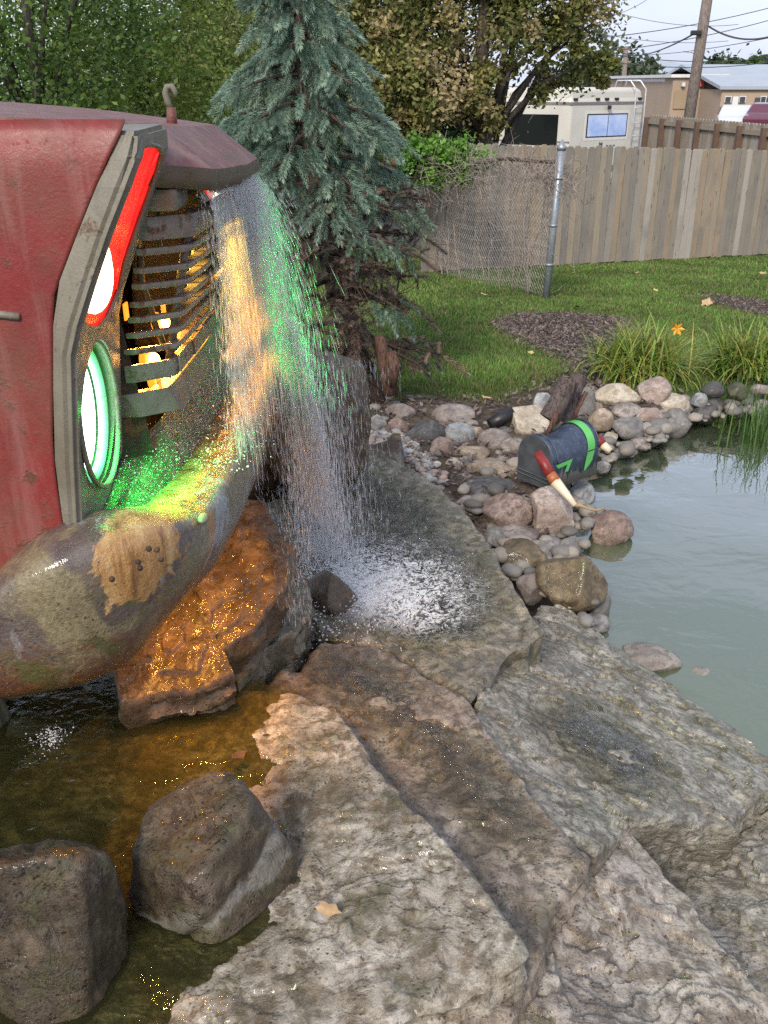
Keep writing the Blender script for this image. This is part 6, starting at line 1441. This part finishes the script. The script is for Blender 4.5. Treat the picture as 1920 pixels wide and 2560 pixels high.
face_box('side_stripe', 0, 0, 0, RL, .62, .66, .006, M_rvd)
ac = face_box('air_conditioner', 0, 0, 3.9, 4.45, .74, 1.16, .16, M_rv); sub_of(face_box('grille', 0, 0, 3.96, 4.39, .79, 1.11, .166, M_rvd), ac)
for u in (.12, .88, 1.20, 1.55, 2.40):
    face_box('marker_light', u - .05, u + .05, 0, None, 1.60, 1.66, .03, M_blk, out=.0)
cpc = sq(1.22, -.08, 1.44); box('camera_pod', cpc, (.09, .09, .09), M_blk, rv, bev=.02)
face_box('side_vent', 0, 0, 2.1, 2.5, .85, 1.2, .02, M_rvd)
for u in (2.06, 2.42):
    tube('ladder_rail', [sq(u, -.12, .0), sq(u, -.14, 1.1), sq(u, -.12, 1.86), sq(u, .05, 2.06), sq(u, .40, 2.06), sq(u, .45, 1.9)], .018, M_al, rv, n=8)
for z in (.42, .74, 1.06, 1.42): tube('ladder_rung', [sq(2.06, -.13, z), sq(2.42, -.13, z)], .015, M_al, rv, n=6)
for u, v in ((.0, 1.0), (0, 5.4), (RW, 1.0), (RW, 5.4)):
    c = sq(u, v, -.10); tube('wheel', [c - rd * .1, c + rd * .1], .36, M_blk, rv, n=20)
face_box('rear_bumper', -.02, RW + .02, 0, None, -.28, -.12, .14, M_al)
for k, (u0, w_) in enumerate([(1.04, .05)]):       # the remains of lettering under the window: an M and faint bits
    fc_ = bpy.data.curves.new('lettering', 'FONT'); fc_.body = 'M'; fc_.size = .17; fc_.extrude = .003
    fo = bpy.data.objects.new('lettering', fc_); COL.objects.link(fo); dgx = bpy.context.evaluated_depsgraph_get(); me = bpy.data.meshes.new_from_object(fo.evaluated_get(dgx)); bpy.data.objects.remove(fo)
    me.materials.clear(); o = bpy.data.objects.new('lettering', me); COL.objects.link(o); me.materials.append(M_blk); o.parent = rv; o.location = sq(u0, -.02, .50) - Vector(rv.location); o.rotation_euler = (R(90), 0, ra)
for k in range(3): face_box('lettering_trace', 1.32 + k * .12, 1.40 + k * .12, 0, None, .50, .54, .008, M_rvd)

# ------------------------------------------------------------------ utility poles and wires
M_pole = wood('utility_pole_wood', (.17, .14, .12), (.30, .255, .225), .5); M_cable = flat('black_cable', (.05, .05, .055), .7)
pb = PY(1722, 300, 33); pt_ = PY(1768, 0, 33); dirp = (pt_ - pb) / (pt_.z - pb.z); pbase = pb + dirp * (-.5 - pb.z); ptop = pb + dirp * (8.5 - pb.z)
ue = empty('utility_pole', pbase, 'tall leaning wooden utility pole near the right edge', 'utility pole', 'utility poles')
tube('pole', [pbase, pbase.lerp(ptop, .5), ptop], [.19, .165, .13], M_pole, ue, n=16)
arm = ptop + Vector((0, 0, -.6)); box('crossarm', arm, (2.4, .10, .12), M_pole, ue)
cl_ = PY(1740, 82, 32.8); box('clamp', cl_, (.34, .12, .14), M_blk, ue, bev=.03)
ub = PY(1560, 215, 75); ut = PY(1566, 116, 75); ub.z = -.5
e2 = empty('utility_pole', ub, 'small far utility pole on the skyline left of the large one', 'utility pole', 'utility poles'); tube('pole', [ub, ut], [.22, .16], M_pole, e2, n=8)
for z in (.15, 1.0): box('crossarm', ut + Vector((0, 0, -z)), (.9, .1, .12), M_pole, e2)
e3 = empty('street_lamp', Vector((PY(1745, 140, 60).x, 60, -.5)), 'pale street lamp arm curving over beside the large pole', 'street lamp')
tube('lamp_arm', [Vector((PY(1745, 140, 60).x, 60, -.5)), PY(1742, 140, 60), PY(1730, 130, 60), PY(1708, 128, 60)], [.08, .06, .05, .05], M_al, e3, n=8)
wires = [((1420, 95), (1920, 4), 'from the maple rising to the top right corner'), ((1440, 130), (1920, 35), 'second thin wire crossing behind the pole, below the topmost'), ((1560, 133), (1740, 82), 'thick cable from the far pole up to the black clamp'), ((1560, 138), (1920, 78), 'cable passing behind the pole below the clamp'),
 ((1766, 62), (1920, 70), 'thick cable leaving the pole to the right, nearly level'), ((1560, 134), (1920, 128), 'low level wire just over the far roofs'), ((1555, 152), (1920, 140), 'lowest level wire over the far roofs'), ((1500, 40), (1650, -40), 'thin wire in the upper sky left of the pole'), ((1480, 5), (1760, 48), 'thin wire falling to the right toward the pole'), ((1390, 50), (1720, 90), 'faint thin wire falling gently to the right, left of the pole')]
for i, ((x0, y0), (x1, y1), lab) in enumerate(wires):
    Y0, Y1 = (34 if i in (2, 4) else 40), (33 if i in (2, 4) else 44)
    if i in (2, 3): Y0 = 74
    A, B = PY(x0, y0, Y0), PY(x1, y1, Y1); A2 = A + (A - B) * .1 if i not in (2, 3, 4) else A; B2 = B + (B - A) * .35 if i not in (2,) else B
    P = [A2.lerp(B2, k / 14) + Vector((0, 0, -.35 * (1 - (k / 7 - 1) ** 2))) for k in range(15)]
    o = tube('cable', P, .028 if i in (2, 4) else (.016 if i < 7 else .010), M_cable, None, n=5); tag(o, ('cable: ' + lab) if False else lab if lab.split()[0] in ('thick', 'cable', 'low', 'lowest', 'thin', 'faint', 'second') else 'thin wire ' + lab, 'cable', 'overhead wires')

# ------------------------------------------------------------------ far buildings and cars
def plain(name, c, r=.85): return flat(name, c, r, var=.08, sc=.6, bump=.02)
M_tan = plain('tan_brick', (.34, .26, .19)); M_brick = plain('brown_brick', (.25, .16, .11)); M_roof = plain('grey_metal_roof', (.30, .34, .38), .4); M_hall = plain('pale_grey_siding', (.33, .34, .33)); M_wht = plain('white_paint', (.62, .62, .60), .5); M_glass = NT('window_glass').set(Base_Color=(.05, .06, .07), Roughness=.1)
def bld(name, x0, x1, ytop, Y, depth, mat, lab, slope=0.0):
    A = PY(x0, ytop, Y); B = PY(x1, ytop, Y); z1 = A.z; z0 = -.5; e = empty(name, ((A.x + B.x) / 2, Y, z0), lab, 'building')
    w = B.x - A.x; V = [(A.x, Y, z0), (B.x, Y, z0), (B.x, Y + depth, z0), (A.x, Y + depth, z0), (A.x, Y, z1), (B.x, Y, z1), (B.x, Y + depth, z1), (A.x, Y + depth, z1)]
    link('wall', mesh('wall', V, [(0, 1, 5, 4), (1, 2, 6, 5), (2, 3, 7, 6), (3, 0, 4, 7)]), mat, e)
    V = [(A.x - .2, Y - .2, z1 + .003), (B.x + .2, Y - .2, z1 + .003), (B.x + .2, Y + depth / 2, z1 + .003 + slope), (A.x - .2, Y + depth / 2, z1 + .003 + slope), (B.x + .2, Y + depth, z1 + .003), (A.x - .2, Y + depth, z1 + .003)]
    V2 = [(x, y, z + .18) for x, y, z in V]
    link('roof', mesh('roof', V + V2, [(6, 7, 8, 9), (9, 8, 10, 11), (0, 1, 7, 6), (1, 2, 8, 7), (2, 4, 10, 8), (3, 0, 6, 9), (5, 3, 9, 11), (4, 5, 11, 10)]), M_roof if slope else M_wht, e); return e
def bpart(e, name, x0, y0, x1, y1, Y, mat, par=None, d=.08):
    A, B = PY(x0, y0, Y), PY(x1, y1, Y); o = box(name, ((A.x + B.x) / 2, Y - d / 2 - .003, (A.z + B.z) / 2), (abs(B.x - A.x), d, abs(A.z - B.z)), mat, e)
    if par: sub_of(o, par)
    return o
e = bld('warehouse', 1532, 1790, 186, 120, 40, M_hall, 'long pale grey warehouse on the skyline between the maple and the pole', 1.6)
for x in (1585, 1628, 1655, 1720): bpart(e, 'roof_vent', x, 164, x + 7, 170, 128, M_hall, d=.6)
e = bld('brick_shop', 1684, 1812, 194, 62, 18, M_tan, 'tan brick shop with a garage door behind the utility pole')
bpart(e, 'garage_door', 1687, 226, 1722, 272, 62, plain('tan_door', (.30, .23, .15))); bpart(e, 'side_door', 1752, 240, 1766, 258, 62, M_hall)
for x in (1706, 1795): bpart(e, 'wall_lamp', x - 3, 206, x + 3, 216, 62, M_wht, d=.3)
bpart(e, 'shop_sign', 1748, 200, 1757, 216, 62, plain('red_sign', (.45, .08, .07)), d=.2)
e = bld('low_shop', 1806, 2100, 224, 58, 16, M_tan, 'low tan shop with windows and a grey blue metal roof at right', 1.25)
for x, w in ((1812, 14), (1848, 14), (1901, 12)):
    wf = bpart(e, 'window', x, 240, x + w, 256, 58, M_wht, d=.1); bpart(e, 'pane', x + 1.5, 242, x + w / 2 - .8, 254.5, 57.95, M_glass, wf, d=.1); bpart(e, 'pane', x + w / 2 + .8, 242, x + w - 1.5, 254.5, 57.95, M_glass, wf, d=.1)
bpart(e, 'door', 1832, 241, 1843, 262, 58, M_wht)
bpart(e, 'garage_door', 1888, 244, 1925, 266, 58, plain('dark_opening', (.06, .055, .06)))
e = bld('brown_shed', 1668, 1690, 204, 64, 8, M_brick, 'narrow brown brick wall left of the garage door')
def car(px, ytop, Y, col, lab, name='parked_car', L=4.4, h=1.45, rz=0.0, group='cars parked behind the fences', cat='car', profile=None):
    p = PY(px, ytop, Y); M = NT('car_paint'); M = M.set(Base_Color=col, Roughness=.25, Coat_Weight=.6); e = empty(name, (p.x, Y, p.z - h), lab, cat, group, rz)
    pr = profile or [(-.5, .22), (-.5, .55), (-.46, .62), (-.30, .68), (-.18, .97), (-.02, 1.0), (.14, .98), (.28, .70), (.44, .60), (.50, .50), (.50, .22)]
    n = len(pr); V = []; W = 1.75
    for s in (-1, 1):
        for x, z in pr: V.append((x * L, s * W / 2 * (1 - .22 * max(0, z - .66) / .34), z * h))
    me = mesh('body', V, [tuple(range(n))[::-1], tuple(range(n, 2 * n))] + [(k, (k + 1) % n, n + (k + 1) % n, n + k) for k in range(n)]); o = bpy.data.objects.new('body', me); COL.objects.link(o); me.materials.append(M); o.parent = e; o.modifiers.new('b', 'BEVEL').width = .05
    if profile is None:
        for s in (-1, 1):
            for (a, b_, c, d) in [((-.27, .70), (-.17, .93), (-.03, .95), (-.03, .70)), ((-.01, .70), (-.01, .95), (.13, .93), (.25, .70))]:
                q = [(x * L, s * (W / 2 * (1 - .22 * max(0, z - .66) / .34) + .008), z * h) for x, z in (a, b_, c, d)]; m_ = mesh('side_window', q, [(0, 1, 2, 3)]); w_ = bpy.data.objects.new('side_window', m_); COL.objects.link(w_); m_.materials.append(M_glass); w_.parent = e
    for x in (-.33, .32):
        for s in (-1, 1):
            V, F = tube_data([Vector((x * L, s * (W / 2 - .18), .32)), Vector((x * L, s * (W / 2 + .01), .32))], .32, 18); m_ = mesh('wheel', V, F); w_ = bpy.data.objects.new('wheel', m_); COL.objects.link(w_); m_.materials.append(M_blk); w_.parent = e
    return e
car(1842, 262, 50, (.50, .53, .55), 'silver white car behind the tan fence', rz=1.30)
car(1925, 256, 49, (.10, .02, .04), 'dark red car cut by the right edge', rz=1.1)
tr_ = car(1650, 206, 95, (.66, .67, .68), 'white box van seen end on beside the motorhome ladder', 'parked_van', L=5.2, h=2.6, rz=1.50, cat='van', profile=[(-.5, .16), (-.5, .50), (-.46, .56), (-.36, .60), (-.33, .96), (-.28, 1.0), (.5, 1.0), (.5, .16)])
p = PY(1652, 235, 39.3); 
ws = mesh('windscreen', [(-2.6 * .93, -.72, 1.57), (-2.6 * .93, .72, 1.57), (-2.6 * .72, .66, 2.10), (-2.6 * .72, -.66, 2.10)], [(0, 1, 2, 3)]); o = bpy.data.objects.new('windscreen', ws); COL.objects.link(o); ws.materials.append(M_glass); o.parent = tr_
